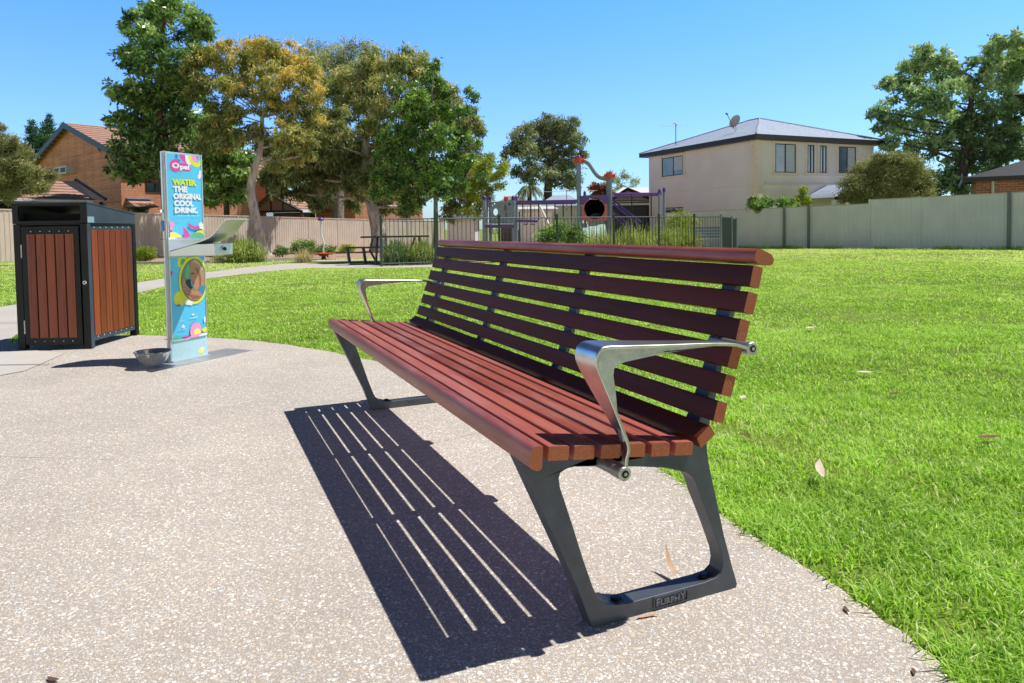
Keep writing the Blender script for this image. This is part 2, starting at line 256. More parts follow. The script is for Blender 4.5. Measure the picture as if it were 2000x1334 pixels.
# ------------------------------------------------------------------ object helpers
def tag(o, label=None, cat=None, group=None, kind=None):
    if label: o['label'] = label
    if cat: o['category'] = cat
    if group: o['group'] = group
    if kind: o['kind'] = kind
    return o
def empty(name, loc=(0, 0, 0), rz=0.0):
    o = bpy.data.objects.new(name, None); COL.objects.link(o); o.location = loc; o.rotation_euler = (0, 0, rz); o.empty_display_size = 0.1; return o
class MB:
    def __init__(s): s.v = []; s.f = []; s.m = []
    def add(s, vs, fs, mi=0):
        n = len(s.v); s.v += [tuple(float(c) for c in p) for p in vs]; s.f += [tuple(i+n for i in f) for f in fs]; s.m += [mi]*len(fs); return s
    def box(s, x0, x1, y0, y1, z0, z1, mi=0):
        return s.add([(x0, y0, z0), (x1, y0, z0), (x1, y1, z0), (x0, y1, z0), (x0, y0, z1), (x1, y0, z1), (x1, y1, z1), (x0, y1, z1)],
                     [(0, 3, 2, 1), (4, 5, 6, 7), (0, 1, 5, 4), (1, 2, 6, 5), (2, 3, 7, 6), (3, 0, 4, 7)], mi)
    def obox(s, o, a, b_, c, mi=0):
        """box from corner o with edge vectors a,b,c"""
        o, a, b_, c = map(lambda q: np.array(q, float), (o, a, b_, c))
        vs = [o, o+a, o+a+b_, o+b_, o+c, o+a+c, o+a+b_+c, o+b_+c]
        fl = [(0, 3, 2, 1), (4, 5, 6, 7), (0, 1, 5, 4), (1, 2, 6, 5), (2, 3, 7, 6), (3, 0, 4, 7)]
        if np.dot(np.cross(a, b_), c) < 0: fl = [f[::-1] for f in fl]
        return s.add(vs, fl, mi)
    def prism(s, poly, f, x0, x1, mi=0, capmi=None):
        """poly of 2-D points, f(x,p)->3-D point; extruded x0..x1"""
        n = len(poly); vs = [f(x0, p) for p in poly]+[f(x1, p) for p in poly]
        fs = [(i, (i+1) % n, n+(i+1) % n, n+i) for i in range(n)]; s.add(vs, fs, mi)
        k = len(s.v)-2*n; s.f += [tuple(k+i for i in reversed(range(n))), tuple(k+n+i for i in range(n))]; s.m += [mi if capmi is None else capmi]*2; return s
    def plate(s, outer, holes, f, x0, x1, mi=0):
        loops = [outer]+holes; tris = tessellate_polygon([[Vector((p[0], p[1], 0)) for p in l] for l in loops]); flat = [p for l in loops for p in l]
        n = len(flat); vs = [f(x0, p) for p in flat]+[f(x1, p) for p in flat]; fs = []
        for t in tris: fs += [tuple(t), tuple(i+n for i in reversed(t))]
        k = 0
        for l in loops:
            m = len(l)
            for i in range(m): a = k+i; b_ = k+(i+1) % m; fs.append((a, b_, b_+n, a+n))
            k += m
        return s.add(vs, fs, mi)
    def tube(s, pts, rad, n=8, mi=0, cap=True, sq=1.0):
        pts = [np.array(p, float) for p in pts]
        if not hasattr(rad, '__len__'): rad = [rad]*len(pts)
        k = len(s.v); prev = None; base = len(s.v); vs = []
        for i, p in enumerate(pts):
            d = pts[min(i+1, len(pts)-1)]-pts[max(i-1, 0)]; d = d/(np.linalg.norm(d)+1e-12)
            if prev is None:
                a = np.cross(d, (0, 0, 1)) if abs(d[2]) < 0.9 else np.cross(d, (1, 0, 0))
            else: a = prev-d*np.dot(prev, d)
            a = a/(np.linalg.norm(a)+1e-12); prev = a; b_ = np.cross(d, a)
            for j in range(n):
                t = 2*PI*j/n; vs.append(p+rad[i]*(math.cos(t)*a+sq*math.sin(t)*b_))
        fs = []
        for i in range(len(pts)-1):
            for j in range(n): fs.append((i*n+j, i*n+(j+1) % n, (i+1)*n+(j+1) % n, (i+1)*n+j))
        if cap: fs += [tuple(reversed(range(n))), tuple((len(pts)-1)*n+j for j in range(n))]
        return s.add(vs, fs, mi)
    def lathe(s, prof, n=24, c=(0, 0, 0), mi=0):
        vs = [(c[0]+r*math.cos(2*PI*j/n), c[1]+r*math.sin(2*PI*j/n), c[2]+z) for r, z in prof for j in range(n)]
        fs = [(i*n+j, i*n+(j+1) % n, (i+1)*n+(j+1) % n, (i+1)*n+j) for i in range(len(prof)-1) for j in range(n)]
        return s.add(vs, fs, mi)
    def build(s, name, mats, parent=None, smooth=None, bevel=0, seg=2, loc=None, fix=False):
        me = bpy.data.meshes.new(name); me.from_pydata(s.v, [], s.f)
        for m in (mats if isinstance(mats, (list, tuple)) else [mats]): me.materials.append(MT[m])
        if any(s.m): me.polygons.foreach_set('material_index', s.m)
        if fix:
            import bmesh
            bm = bmesh.new(); bm.from_mesh(me); bmesh.ops.recalc_face_normals(bm, faces=bm.faces); bm.to_mesh(me); bm.free()
        me.update()
        if smooth is not None:
            me.polygons.foreach_set('use_smooth', [True]*len(me.polygons)); me.set_sharp_from_angle(angle=R(smooth))
        o = bpy.data.objects.new(name, me); COL.objects.link(o)
        if parent: o.parent = parent
        if loc is not None: o.location = loc
        if bevel:
            b_ = o.modifiers.new('bevel', 'BEVEL'); b_.width = bevel; b_.segments = seg; b_.limit_method = 'ANGLE'; b_.angle_limit = R(40); b_.harden_normals = False
            me.polygons.foreach_set('use_smooth', [True]*len(me.polygons)); me.set_sharp_from_angle(angle=R(50))
        return o
def roundpoly(pts, r, seg=4):
    out = []; n = len(pts)
    for i in range(n):
        p = np.array(pts[i], float); a = np.array(pts[i-1], float)-p; b_ = np.array(pts[(i+1) % n], float)-p
        rr = r[i] if hasattr(r, '__len__') else r; la, lb = np.linalg.norm(a), np.linalg.norm(b_); rr = min(rr, la*0.45, lb*0.45)
        if rr <= 0: out.append(tuple(p)); continue
        p0 = p+a/la*rr; p1 = p+b_/lb*rr
        for k in range(seg+1):
            t = k/seg; out.append(tuple((1-t)**2*p0+2*t*(1-t)*p+t*t*p1))
    return out
def smoothline(pts, n=6):
    """Catmull-Rom through points (n-D)"""
    P = [np.array(p, float) for p in pts]; out = []
    for i in range(len(P)-1):
        p0 = P[max(i-1, 0)]; p1 = P[i]; p2 = P[i+1]; p3 = P[min(i+2, len(P)-1)]
        for k in range(n):
            t = k/n; out.append(0.5*((2*p1)+(-p0+p2)*t+(2*p0-5*p1+4*p2-p3)*t*t+(-p0+3*p1-3*p2+p3)*t**3))
    out.append(P[-1]); return out
def fast_mesh(name, verts, nper, mat, parent=None, tint=None, smooth=False):
    """verts (N, nper, 3): N separate faces with nper corners"""
    Nf = verts.shape[0]; me = bpy.data.meshes.new(name)
    me.vertices.add(Nf*nper); me.vertices.foreach_set('co', verts.reshape(-1).astype(np.float32))
    me.loops.add(Nf*nper); me.loops.foreach_set('vertex_index', np.arange(Nf*nper, dtype=np.int32))
    me.polygons.add(Nf); me.polygons.foreach_set('loop_start', np.arange(0, Nf*nper, nper, dtype=np.int32))
    if tint is not None:
        a = me.attributes.new('tint', 'FLOAT', 'POINT'); a.data.foreach_set('value', np.repeat(tint, nper).astype(np.float32))
    me.materials.append(MT[mat]); me.update(calc_edges=True)
    o = bpy.data.objects.new(name, me); COL.objects.link(o)
    if parent: o.parent = parent
    return o
def text_mesh(body, bold=0.0):
    cu = bpy.data.curves.new('lettering', 'FONT'); cu.body = body; cu.offset = bold; cu.fill_mode = 'BOTH'; cu.resolution_u = 3
    ob = bpy.data.objects.new('tmp', cu); COL.objects.link(ob)
    dg = bpy.context.evaluated_depsgraph_get(); me = bpy.data.meshes.new_from_object(ob.evaluated_get(dg))
    vs = np.array([v.co[:] for v in me.vertices]); fs = [tuple(p.vertices) for p in me.polygons]
    bpy.data.objects.remove(ob); bpy.data.curves.remove(cu); bpy.data.meshes.remove(me); return vs, fs
def fit_text(mb, body, f, x0, z0, x1, z1, mi=0, bold=0.0, depth=0.0):
    vs, fs = text_mesh(body, bold); lo = vs.min(0); hi = vs.max(0)
    q = [((x0+(v[0]-lo[0])/(hi[0]-lo[0])*(x1-x0)), (z0+(v[1]-lo[1])/(hi[1]-lo[1])*(z1-z0))) for v in vs]
    mb.add([f(p[0], p[1], depth) for p in q], fs, mi)

# ------------------------------------------------------------------ the setting
def sheet(name, poly, z, mat, kind='structure', tess=True):
    tr = tessellate_polygon([[Vector((p[0], p[1], 0)) for p in poly]])
    vs = [(p[0], p[1], z+float(gz(p[0], p[1]))) for p in poly]
    fs = []
    for t in tr:
        a, b_, c = [np.array(vs[i]) for i in t]
        fs.append(tuple(t) if np.cross(b_-a, c-a)[2] > 0 else tuple(reversed(t)))
    mb = MB(); mb.add(vs, fs); o = mb.build(name, mat); return tag(o, kind=kind)
ys = [-12, 0, 5, 10, 20, 24, 28, 32, 36, 40, 44, 48, 60, 120, 400, 900]; xs = [-700, -200, -60, -30, -15, 0, 15, 30, 60, 200, 700]
mb = MB(); mb.add([(x, y, float(gz(x, y))) for y in ys for x in xs], [(j*len(xs)+i, j*len(xs)+i+1, (j+1)*len(xs)+i+1, (j+1)*len(xs)+i) for j in range(len(ys)-1) for i in range(len(xs)-1)])
tag(mb.build('ground', 'ground'), kind='structure')
EDGE = [(0.80, -1.5), (0.85, 0.6), (0.855, 1.1), (0.846, 1.33), (0.835, 1.44), (0.795, 1.56), (0.756, 1.74), (0.692, 1.92), (0.64, 2.1), (0.574, 2.35), (0.49, 2.6), (0.22, 3.2), (-0.10, 3.7), (-0.434, 4.16),
        (-0.89, 4.68), (-1.285, 5.08), (-1.54, 5.30), (-1.86, 5.55), (-2.22, 5.76), (-2.53, 5.90), (-2.92, 6.02), (-3.31, 6.12), (-3.75, 6.12), (-4.05, 5.85)]
EDGE = [tuple(p) for p in smoothline(EDGE, 6)]
EDGE = [(x+0.008*math.sin(x*31+y*17)+0.005*math.sin(y*73), y+0.006*math.sin(x*57)) for x, y in EDGE]
PLAZA = EDGE+[(-4.4, 5.4), (-9, 4.9), (-9, -1.5)]
sheet('paving', PLAZA, 0.008, 'paving')
PATH = [(-9.5, 5.0), (-8.2, 6.2), (-6.30, 8.4), (-6.45, 10.6), (-6.72, 12.4), (-6.75, 13.6), (-6.80, 15.5), (-6.6, 17.6), (-6.3, 19.0), (-6.0, 22), (-1.0, 22.0), (-1.2, 16.45), (-3.57, 16.5), (-4.92, 16.9), (-5.50, 15.5), (-5.80, 13.8), (-5.80, 12.2), (-5.55, 10.4), (-5.0, 7.9), (-4.42, 6.3), (-4.0, 5.5), (-4.2, 4.9)]
sheet('path', PATH, 0.004, 'path')
sheet('concrete_slab', [(-3.15, 4.55), (-3.3, 5.2), (-3.72, 5.40), (-4.3, 5.45), (-6.5, 5.2), (-6.5, 3.3), (-3.35, 4.1)], 0.012, 'slab')
mbj = MB()
for (a, b_) in (((-6.6, 7.35), (-4.6, 7.0)), ((-6.5, 9.0), (-5.2, 8.7)), ((-6.5, 4.75), (-3.12, 4.75))):
    a = np.array(a); b_ = np.array(b_); d = (b_-a)/np.linalg.norm(b_-a); nn = np.array([-d[1], d[0]])*0.006
    mbj.add([(*(a-nn), 0.0165), (*(b_-nn), 0.0165), (*(b_+nn), 0.0165), (*(a+nn), 0.0165)], [(0, 1, 2, 3)])
tag(mbj.build('paving_joint', 'hole'), kind='structure')
def gp(px, py):
    d = ray(px, py); t = -CAM_H/d[2]; return np.array([0, 0, CAM_H])+d*t
mbj = MB(); J = smoothline([gp(*q)[:2] for q in ((-60, 893), (150, 900), (400, 904), (555, 900), (650, 895), (840, 870), (930, 850), (1080, 818))], 8)
J = [q+np.array([random.uniform(-.002, .002), random.uniform(-.002, .002)]) for q in J]
for a, b_ in zip(J[:-1], J[1:]):
    d = (b_-a)/np.linalg.norm(b_-a); nn = np.array([-d[1], d[0]])*random.uniform(.0018, .0035); nn = nn*.5; mbj.add([(*(a-nn), .0115), (*(b_-nn), .0115), (*(b_+nn), .0115), (*(a+nn), .0115)], [(0, 1, 2, 3)])
tag(mbj.build('paving_crack', 'path'), kind='structure')
BED = [(-13.4, 21.0), (-12.0, 20.2), (-8.6, 20.3), (-7.9, 21.0), (-6.3, 22.0), (-4.8, 23.0), (-2.0, 23.5), (2.0, 24.5), (7.4, 24.5), (8.0, 45), (-9.0, 44), (-17.6, 25.5)]
sheet('garden_bed', BED, 0.010, 'mulch')
PBED = [(-3.2, 17.55), (1.5, 18.9), (5.5, 20.2), (6.5, 21.2), (6.0, 24.5), (-2.5, 22.5)]
sheet('planting_strip', PBED, 0.016, 'mulch')
mb = MB()
kp = [(-13.4, 20.9), (-12.0, 20.1), (-8.6, 20.2), (-7.8, 20.95), (-6.3, 21.9)]
for a, b_ in zip(kp[:-1], kp[1:]):
    a = np.array([*a, -0.02]); b_ = np.array([*b_, -0.02]); d = (b_-a)/np.linalg.norm(b_-a); mb.obox(a, b_-a, np.array([-d[1], d[0], 0])*0.15, (0, 0, 0.10))
tag(mb.build('kerb', 'path'), kind='structure')

# ------------------------------------------------------------------ lawn blades (stuff)
def inpoly(px, py, poly):
    P = np.array(poly); ins = np.zeros(len(px), bool); j = len(P)-1
    for i in range(len(P)):
        xi, yi, xj, yj = P[i, 0], P[i, 1], P[j, 0], P[j, 1]
        with np.errstate(divide='ignore', invalid='ignore'):
            c = ((yi > py) != (yj > py)) & (px < (xj-xi)*(py-yi)/(yj-yi+1e-12)+xi)
        ins ^= c; j = i
    return ins
def vnoise(x, y, s, seed=0):
    r = np.random.default_rng(seed); G = r.random((64, 64)); u = x*s; v = y*s; i = np.floor(u).astype(int); j = np.floor(v).astype(int); fu = u-i; fv = v-j
    fu = fu*fu*(3-2*fu); fv = fv*fv*(3-2*fv); g = lambda a, b_: G[a % 64, b_ % 64]
    return (g(i, j)*(1-fu)+g(i+1, j)*fu)*(1-fv)+(g(i, j+1)*(1-fu)+g(i+1, j+1)*fu)*fv
def blades(y0, y1, dens, h, w, xr=0.82):
    A = (y1*y1-y0*y0)*xr; n = int(A*dens); y = np.sqrt(RNG.random(n)*(y1*y1-y0*y0)+y0*y0); x = (RNG.random(n)*2-1)*xr*y
    jx = RNG.normal(0, 0.012, n); jy = RNG.normal(0, 0.012, n)
    k = ~(inpoly(x+jx, y+jy, PLAZA) | inpoly(x, y, PATH) | inpoly(x, y, BED) | inpoly(x, y, PBED)); k &= ~((x+1.0*0 < -4.0) & (y < 5.2))
    k &= RNG.random(n) > 0.75*np.clip((vnoise(x, y, 2.3, 21)*.6+vnoise(x, y, 8.0, 22)*.4-.56)*6, 0, 1)
    x, y = x[k], y[k]; n = len(x)
    patch = vnoise(x, y, 3.1, 1)*0.5+vnoise(x, y, 9.7, 2)*0.3+vnoise(x, y, 0.7, 3)*0.4
    hh = h*(0.45+0.75*RNG.random(n))*(0.65+0.7*vnoise(x, y, 7.0, 4)); ww = w*(0.6+0.7*RNG.random(n))
    az = RNG.random(n)*2*PI; lean = hh*(0.25+1.05*RNG.random(n)); dx, dy = np.cos(az), np.sin(az)
    ba = az+PI/2+RNG.normal(0, 0.5, n); bx, by = np.cos(ba)*ww/2, np.sin(ba)*ww/2
    z0 = gz(x, y)-0.002; V = np.empty((n, 2, 4, 3)); mid = 0.55
    mx = x+dx*lean*0.38; my = y+dy*lean*0.38; mz = z0+hh*mid; tx = x+dx*lean; ty = y+dy*lean; tz = z0+hh*(1-0.25*(lean/h).clip(0, 1.6))
    V[:, 0, 0] = np.stack([x-bx, y-by, z0], 1); V[:, 0, 1] = np.stack([x+bx, y+by, z0], 1); V[:, 0, 2] = np.stack([mx+bx*.85, my+by*.85, mz], 1); V[:, 0, 3] = np.stack([mx-bx*.85, my-by*.85, mz], 1)
    V[:, 1, 0] = V[:, 0, 3]; V[:, 1, 1] = V[:, 0, 2]; V[:, 1, 2] = np.stack([tx+bx*.12, ty+by*.12, tz], 1); V[:, 1, 3] = np.stack([tx-bx*.12, ty-by*.12, tz], 1)
    t = 0.10+0.36*patch+RNG.normal(0, 0.15, n); dryp = np.clip((y-8)/10, 0, 1)*(.12+vnoise(x, y, 0.45, 5)*0.5)
    t = t+dryp; dry = RNG.random(n) < (0.06+0.10*np.clip(vnoise(x, y, 1.3, 6)-0.6, 0, 1)*4); t[dry] = 0.85+0.15*RNG.random(dry.sum())
    return V.reshape(-1, 4, 3), np.repeat(np.clip(t, 0.02, 1), 2)
parts = [blades(1.0, 2.2, 26000, 0.038, 0.0044), blades(2.2, 3.6, 17000, 0.032, 0.0048), blades(3.6, 6, 8000, 0.028, 0.0065), blades(6, 10, 2600, 0.026, 0.010), blades(10, 17, 800, 0.026, 0.018), blades(17, 27, 260, 0.028, 0.030)]
def weeds(pts, n):
    V = []; t = []
    for i in range(n):
        k = random.randrange(len(pts)-1); u = random.random(); a = np.array(pts[k]); b_ = np.array(pts[k+1]); p = a+(b_-a)*u
        if math.sin(p[0]*2.1+k)+math.sin(p[0]*5.3) < random.uniform(-.8, 1.2): continue
        p = p+np.array([random.uniform(-.05, .05), -random.uniform(.04, .22)]); z = float(gz(*p)); h = random.uniform(.03, .15); an = random.uniform(0, 6.28); w = .010; l = random.uniform(-.05, .05)
        q = np.array([math.cos(an)*w, math.sin(an)*w, 0]); P = np.array([*p, z]); T = P+np.array([l, l*.5, h]); V.append([P-q, P+q, T+q*.2, T-q*.2]); t.append(random.uniform(.1, .95))
    return np.array(V), np.array(t)
_fp = [at(px, 450, D)[:2] for px, D in ((2150, 20.2), (1972, 22.3), (1797, 24.6), (1698, 25.9), (1581, 27.9), (1533, 28.7), (1440, 30.5))]
parts.append(weeds(_fp, 5000))
g_ = fast_mesh('lawn_grass', np.concatenate([p[0] for p in parts]), 4, 'grass', tint=np.concatenate([p[1] for p in parts]))
tag(g_, 'bright green mown lawn grass around the paving', 'grass', kind='stuff')

# ------------------------------------------------------------------ the bench
BL = 2.286; BYAW = 1.9916612; BO = (0.19956, 1.45237)
bench = empty('park_bench', (BO[0], BO[1], 0.008), BYAW)
tag(bench, 'long red brown timber slat bench with cast legs and two aluminium armrests on the paving', 'bench')
fx = lambda x, p: (x, p[0], p[1])
Q = lambda *p: np.array(p)
def slat_prism(name, poly, r, mat, x0=0.0, x1=BL, seg=3, cut=0):
    mb = MB(); pp = roundpoly(poly, r, seg); mb.prism(pp, fx, x0, x1, 0, 1)
    o = mb.build(name, [mat, 'end'], bench, smooth=30, fix=True); return o
# seat slats
slat_prism('nosing_slat', [(.157, .4465), (.160, .4020), (.168, .3960), (.1855, .4045), (.1862, .4260), (.1815, .4465)], [.003, .003, .004, .004, .010, .010], 'seatwood', seg=4)
for i, (y, z) in enumerate([(.144, .4430), (.086, .4365), (.0235, .4300), (-.0390, .4230), (-.1015, .4160), (-.1625, .4095)]):
    d = Q(-1, -.11); d = d/np.linalg.norm(d); u = Q(-d[1], d[0])*-1; u = Q(.11, -1)/np.linalg.norm(Q(.11, -1)) if False else Q(-.11, -1)*0+Q(d[1], -d[0])
    u = u/np.linalg.norm(u); u = u if u[1] < 0 else -u
    p0 = Q(y, z); w = .0465; t = .0285
    slat_prism('seat_slat', [p0, p0+d*w, p0+d*w+u*t, p0+u*t], [.004, .004, .002, .002], 'seatwood', x0=-.001*(i % 3), x1=BL+.001*(i % 2))
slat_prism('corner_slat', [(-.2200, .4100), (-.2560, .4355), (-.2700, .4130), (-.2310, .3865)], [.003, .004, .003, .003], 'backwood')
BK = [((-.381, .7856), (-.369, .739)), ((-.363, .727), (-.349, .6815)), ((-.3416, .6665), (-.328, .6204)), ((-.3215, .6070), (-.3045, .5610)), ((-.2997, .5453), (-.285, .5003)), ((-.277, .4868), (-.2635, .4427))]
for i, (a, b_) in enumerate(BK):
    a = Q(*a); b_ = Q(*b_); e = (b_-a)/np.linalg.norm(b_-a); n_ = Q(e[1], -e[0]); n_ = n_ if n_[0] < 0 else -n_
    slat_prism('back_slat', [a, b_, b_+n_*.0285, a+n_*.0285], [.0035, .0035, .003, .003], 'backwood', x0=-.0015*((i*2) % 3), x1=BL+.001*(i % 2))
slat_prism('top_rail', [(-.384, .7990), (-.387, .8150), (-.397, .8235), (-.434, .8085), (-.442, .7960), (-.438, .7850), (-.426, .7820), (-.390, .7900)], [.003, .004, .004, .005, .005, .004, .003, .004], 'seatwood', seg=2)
# cast leg frames
OUT = [(.180, .4050), (.152, .343), (.098, .224), (.044, .105), (.012, .018), (.004, .000), (-.020, -.002), (-.200, -.002), (-.396, -.002), (-.400, .010), (-.386, .052), (-.360, .137), (-.3305, .256), (-.316, .314), (-.3105, .350), (-.309, .385),
       (-.330, .450), (-.352, .530), (-.376, .610), (-.400, .690), (-.430, .775), (-.412, .783), (-.399, .745), (-.380, .684), (-.352, .590), (-.331, .525), (-.296, .440), (-.272, .400), (-.232, .380), (-.206, .3795), (-.060, .3930), (.130, .4135), (.150, .4140), (.1575, .4015)]
INN = [(.083, .345), (.080, .324), (.053, .243), (.025, .155), (.002, .090), (-.010, .064), (-.030, .046), (-.060, .037), (-.090, .034), (-.200, .034), (-.300, .034), (-.336, .037), (-.352, .048), (-.357, .067), (-.352, .095), (-.341, .123), (-.318, .180), (-.293, .236), (-.277, .278), (-.267, .293), (-.250, .305), (-.220, .316), (-.190, .326), (-.120, .339), (-.012, .356), (.045, .364), (.066, .363), (.079, .356)]
LEGW = .047
for side in (0, 1):
    x0 = .0755 if side == 0 else BL-.0755-LEGW; x1 = x0+LEGW
    mb = MB(); mb.plate(OUT, [INN], fx, x0, x1)
    leg = mb.build('leg_frame', 'casting', bench, fix=True, bevel=.006, seg=3)
    for yb in (-.070, -.318):
        m2 = MB(); ring = [(.017, .0), (.017, .003), (.012, .003), (.010, .006)]; m2.lathe([(.0185, -.001), (.0185, .002), (.015, .0025)], 18, (x0+LEGW/2, yb, .0330))
        m2.lathe([(.012, .0), (.012, .008), (.010, .010), (.0001, .010)], 6, (x0+LEGW/2, yb, .0335)); m2.build('anchor_bolt', 'bolt', leg)
    if side == 0:
        xx = x0-.0005; m2 = MB()
        f2 = lambda a, b_, dd: (xx-dd, -a, b_)
        rim = roundpoly([(.155, .0045), (.252, .0045), (.252, .032), (.155, .032)], .006, 3); inner = roundpoly([(.158, .0070), (.249, .0070), (.249, .0295), (.158, .0295)], .0045, 3)
        m2.plate(rim, [inner], lambda t, p: (xx-t, -p[0], p[1]), -.001, .0022)
        m2.build('name_plate', 'casting', leg, fix=True)
        m3 = MB(); fit_text(m3, 'F', f2, .162, .0095, .1715, .0275, bold=.02, depth=.0022); fit_text(m3, 'URPH', f2, .174, .0105, .226, .0235, bold=.02, depth=.0022); fit_text(m3, 'Y', f2, .229, .0105, .243, .0275, bold=.02, depth=.0022)
        lt = m3.build('lettering', 'castlit', leg)
        sm = lt.modifiers.new('s', 'SOLIDIFY'); sm.thickness = .002; sm.offset = 0
# intermediate strap supports
ST = [(-.416, .786), (-.399, .747), (-.381, .686), (-.358, .620), (-.336, .545), (-.318, .490), (-.296, .440), (-.272, .403), (-.235, .381), (-.206, .379), (-.100, .3895), (.000, .4010), (.130, .4135), (.152, .410)]
def offs(pts, d):
    P = [Q(*p) for p in pts]; out = []
    for i in range(len(P)):
        t = P[min(i+1, len(P)-1)]-P[max(i-1, 0)]; t = t/np.linalg.norm(t); out.append(tuple(P[i]+Q(-t[1], t[0])*d))
    return out
for xs_ in (.80, 1.475):
    mb = MB(); o_ = offs(ST, -.016); mb.plate(ST+list(reversed(o_)), [], fx, xs_-.024, xs_+.024); mb.build('support_strap', 'casting', bench, fix=True, bevel=.002)
# armrests
PR = [(-.0255, .376), (-.027, .395), (-.032, .414), (-.028, .432), (-.012, .471), (.005, .511), (.022, .549), (.037, .582), (.0425, .600), (.0420, .614), (.034, .628), (.015, .6345), (-.047, .6315), (-.129, .6265), (-.200, .623), (-.253, .620), (-.300, .616), (-.330, .611), (-.355, .603)]
PW = [.020, .016, .018, .026, .046, .064, .078, .085, .087, .087, .087, .086, .078, .064, .052, .043, .033, .026, .022]
prs = smoothline([(*p, w) for p, w in zip(PR, PW)], 4)
WEB = [(-.0235, .432), (-.011, .485), (-.006, .539), (-.001, .572), (-.003, .586), (-.012, .5935), (-.030, .598), (-.129, .6075), (-.221, .611), (-.300, .6115)]
for side in (0, 1):
    X = (lambda x: x) if side == 0 else (lambda x: BL-x)
    mb = MB(); n = len(prs); inn = offs([p[:2] for p in prs], .0075)
    vs = []
    for p, q in zip(prs, inn): vs += [(X(-.013), p[0], p[1]), (X(-.013+p[2]), p[0], p[1]), (X(-.013+p[2]), q[0], q[1]), (X(-.013), q[0], q[1])]
    fs = [(4*i+j, 4*i+(j+1) % 4, 4*(i+1)+(j+1) % 4, 4*(i+1)+j) for i in range(n-1) for j in range(4)]+[(0, 1, 2, 3), (4*n-4, 4*n-3, 4*n-2, 4*n-1)]
    mb.add(vs, fs)
    arm = mb.build('armrest', 'alu', bench, fix=True, bevel=.0018)
    mw = MB(); curve = [tuple(q) for q in offs([p[:2] for p in prs], .0055)][12:64]
    mw.plate(curve+list(reversed(WEB)), [], lambda t, p: (X(t), p[0], p[1]), -.0095, .004); mw.build('web', 'alurough', arm, fix=True, bevel=.0012)
    for (yb, zb, xl) in ((-.0250, .3650, .085), (-.366, .598, .12)):
        m2 = MB(); m2.tube([(X(-.0135), yb, zb), (X(-.0115), yb, zb), (X(xl*.5), yb, zb), (X(xl), yb, zb)], [.0135, .0155, .0150, .0165], 20); ca = m2.build('boss', 'alurough', arm, smooth=40, fix=True)
        m2 = MB(); m2.tube([(X(-.0150), yb, zb), (X(-.0120), yb, zb)], .0080, 16); m2.build('socket', 'bolt', ca, smooth=40, fix=True)
        m2 = MB(); m2.tube([(X(-.0158), yb, zb), (X(-.0130), yb, zb)], .0042, 6); m2.build('screw', 'alu', ca, fix=True)

# ------------------------------------------------------------------ waste bin enclosure
bn = empty('bin_enclosure', (-3.777, 5.393, 0.012), R(1.0))
tag(bn, 'black steel litter bin enclosure with red brown timber slat panels beside the drinking fountain', 'rubbish bin')
BW, BD, H1, H2 = .555, .72, 1.110, 1.035
mb = MB()
for (x0, y0) in ((0, 0), (BW-.055, 0), (0, BD-.05), (BW-.055, BD-.05)): mb.box(x0, x0+.055, y0, y0+.05, 0, .955)
mb.box(.055, BW-.055, .004, .045, .945, .968); mb.box(.004, .045, .05, BD-.05, .935, .968); mb.box(BW-.045, BW-.004, .05, BD-.05, .935, .968); mb.box(.055, BW-.055, BD-.045, BD-.004, .05, .968)
mb.build('frame', ['binblack'], bn, bevel=.003)
mb = MB(); mb.box(.003, BW-.003, BD-.05, BD-.004, .05, .95); mb.box(.004, .02, .052, BD-.052, .05, .95); mb.box(.06, BW-.06, .06, BD-.06, .05, .08); mb.build('lining', 'binblack', bn)
# hood with slot opening, front black, sides charcoal
mb = MB(); Z0 = .957
mb.plate([(0, Z0), (BW, Z0), (BW, H1), (0, H1)], [roundpoly([(.045, Z0+.022), (BW-.045, Z0+.022), (BW-.045, H1-.018), (.045, H1-.018)], .02, 4)], lambda t, p: (p[0], t, p[1]), -.004, .010)
hood = mb.build('hood', 'binblack', bn, fix=True, bevel=.002)
for xx0 in (0.0, BW-.003):
    mb = MB(); mb.prism([(.0105, Z0), (BD, Z0), (BD, H2), (.0105, H1)], lambda x, p: (x, p[0], p[1]), xx0, xx0+.003); o = mb.build('hood_side', 'binhood', hood, fix=True)
mb = MB(); mb.prism([(-.006, H1+.001), (BD+.004, H2-.001), (BD+.004, H2+.009), (-.006, H1+.011)], fx, -.004, BW+.004); mb.build('hood_lid', 'binhood', hood, fix=True, bevel=.002)
mb = MB(); mb.box(.02, BW-.02, .10, .11, Z0, H2); mb.box(.02, BW-.02, .012, .10, Z0-.002, Z0+.004); mb.build('chute_back', 'hole', hood)  # near-black plates, the unlit inside of the slot put into the colour
mb = MB(); mb.box(BW-.001, BW+.0005, .012, .10, Z0+.005, Z0+.05); mb.build('sticker', 'sticker', hood)
# door in the front
door = MB(); door.plate([(.062, .035), (BW-.062, .035), (BW-.062, .938), (.062, .938)], [[(.098, .095), (BW-.098, .095), (BW-.098, .872), (.098, .872)]], lambda t, p: (p[0], t, p[1]), -.006, .020)
door = door.build('door', 'binblack', bn, fix=True, bevel=.002)
mb = MB(); mb.box(.09, BW-.09, .024, .030, .08, .88); mb.build('backing', 'hole', door)
def slats(n, a0, a1, z0, z1, parent, f, gap=.009, dpt=.022):
    w = (a1-a0-gap*(n-1))/n
    for i in range(n):
        s0 = a0+i*(w+gap); mb = MB(); pp = roundpoly([(s0, 0), (s0+w, 0), (s0+w, dpt), (s0, dpt)], .004, 2)
        nq = len(pp); vs = [f(p[0], p[1], z0) for p in pp]+[f(p[0], p[1], z1) for p in pp]
        mb.add(vs, [(k, (k+1) % nq, nq+(k+1) % nq, nq+k) for k in range(nq)]+[tuple(range(nq)), tuple(nq+k for k in range(nq))])
        me_o = mb.build('timber_slat', 'binwoodv', parent, smooth=40, fix=True)
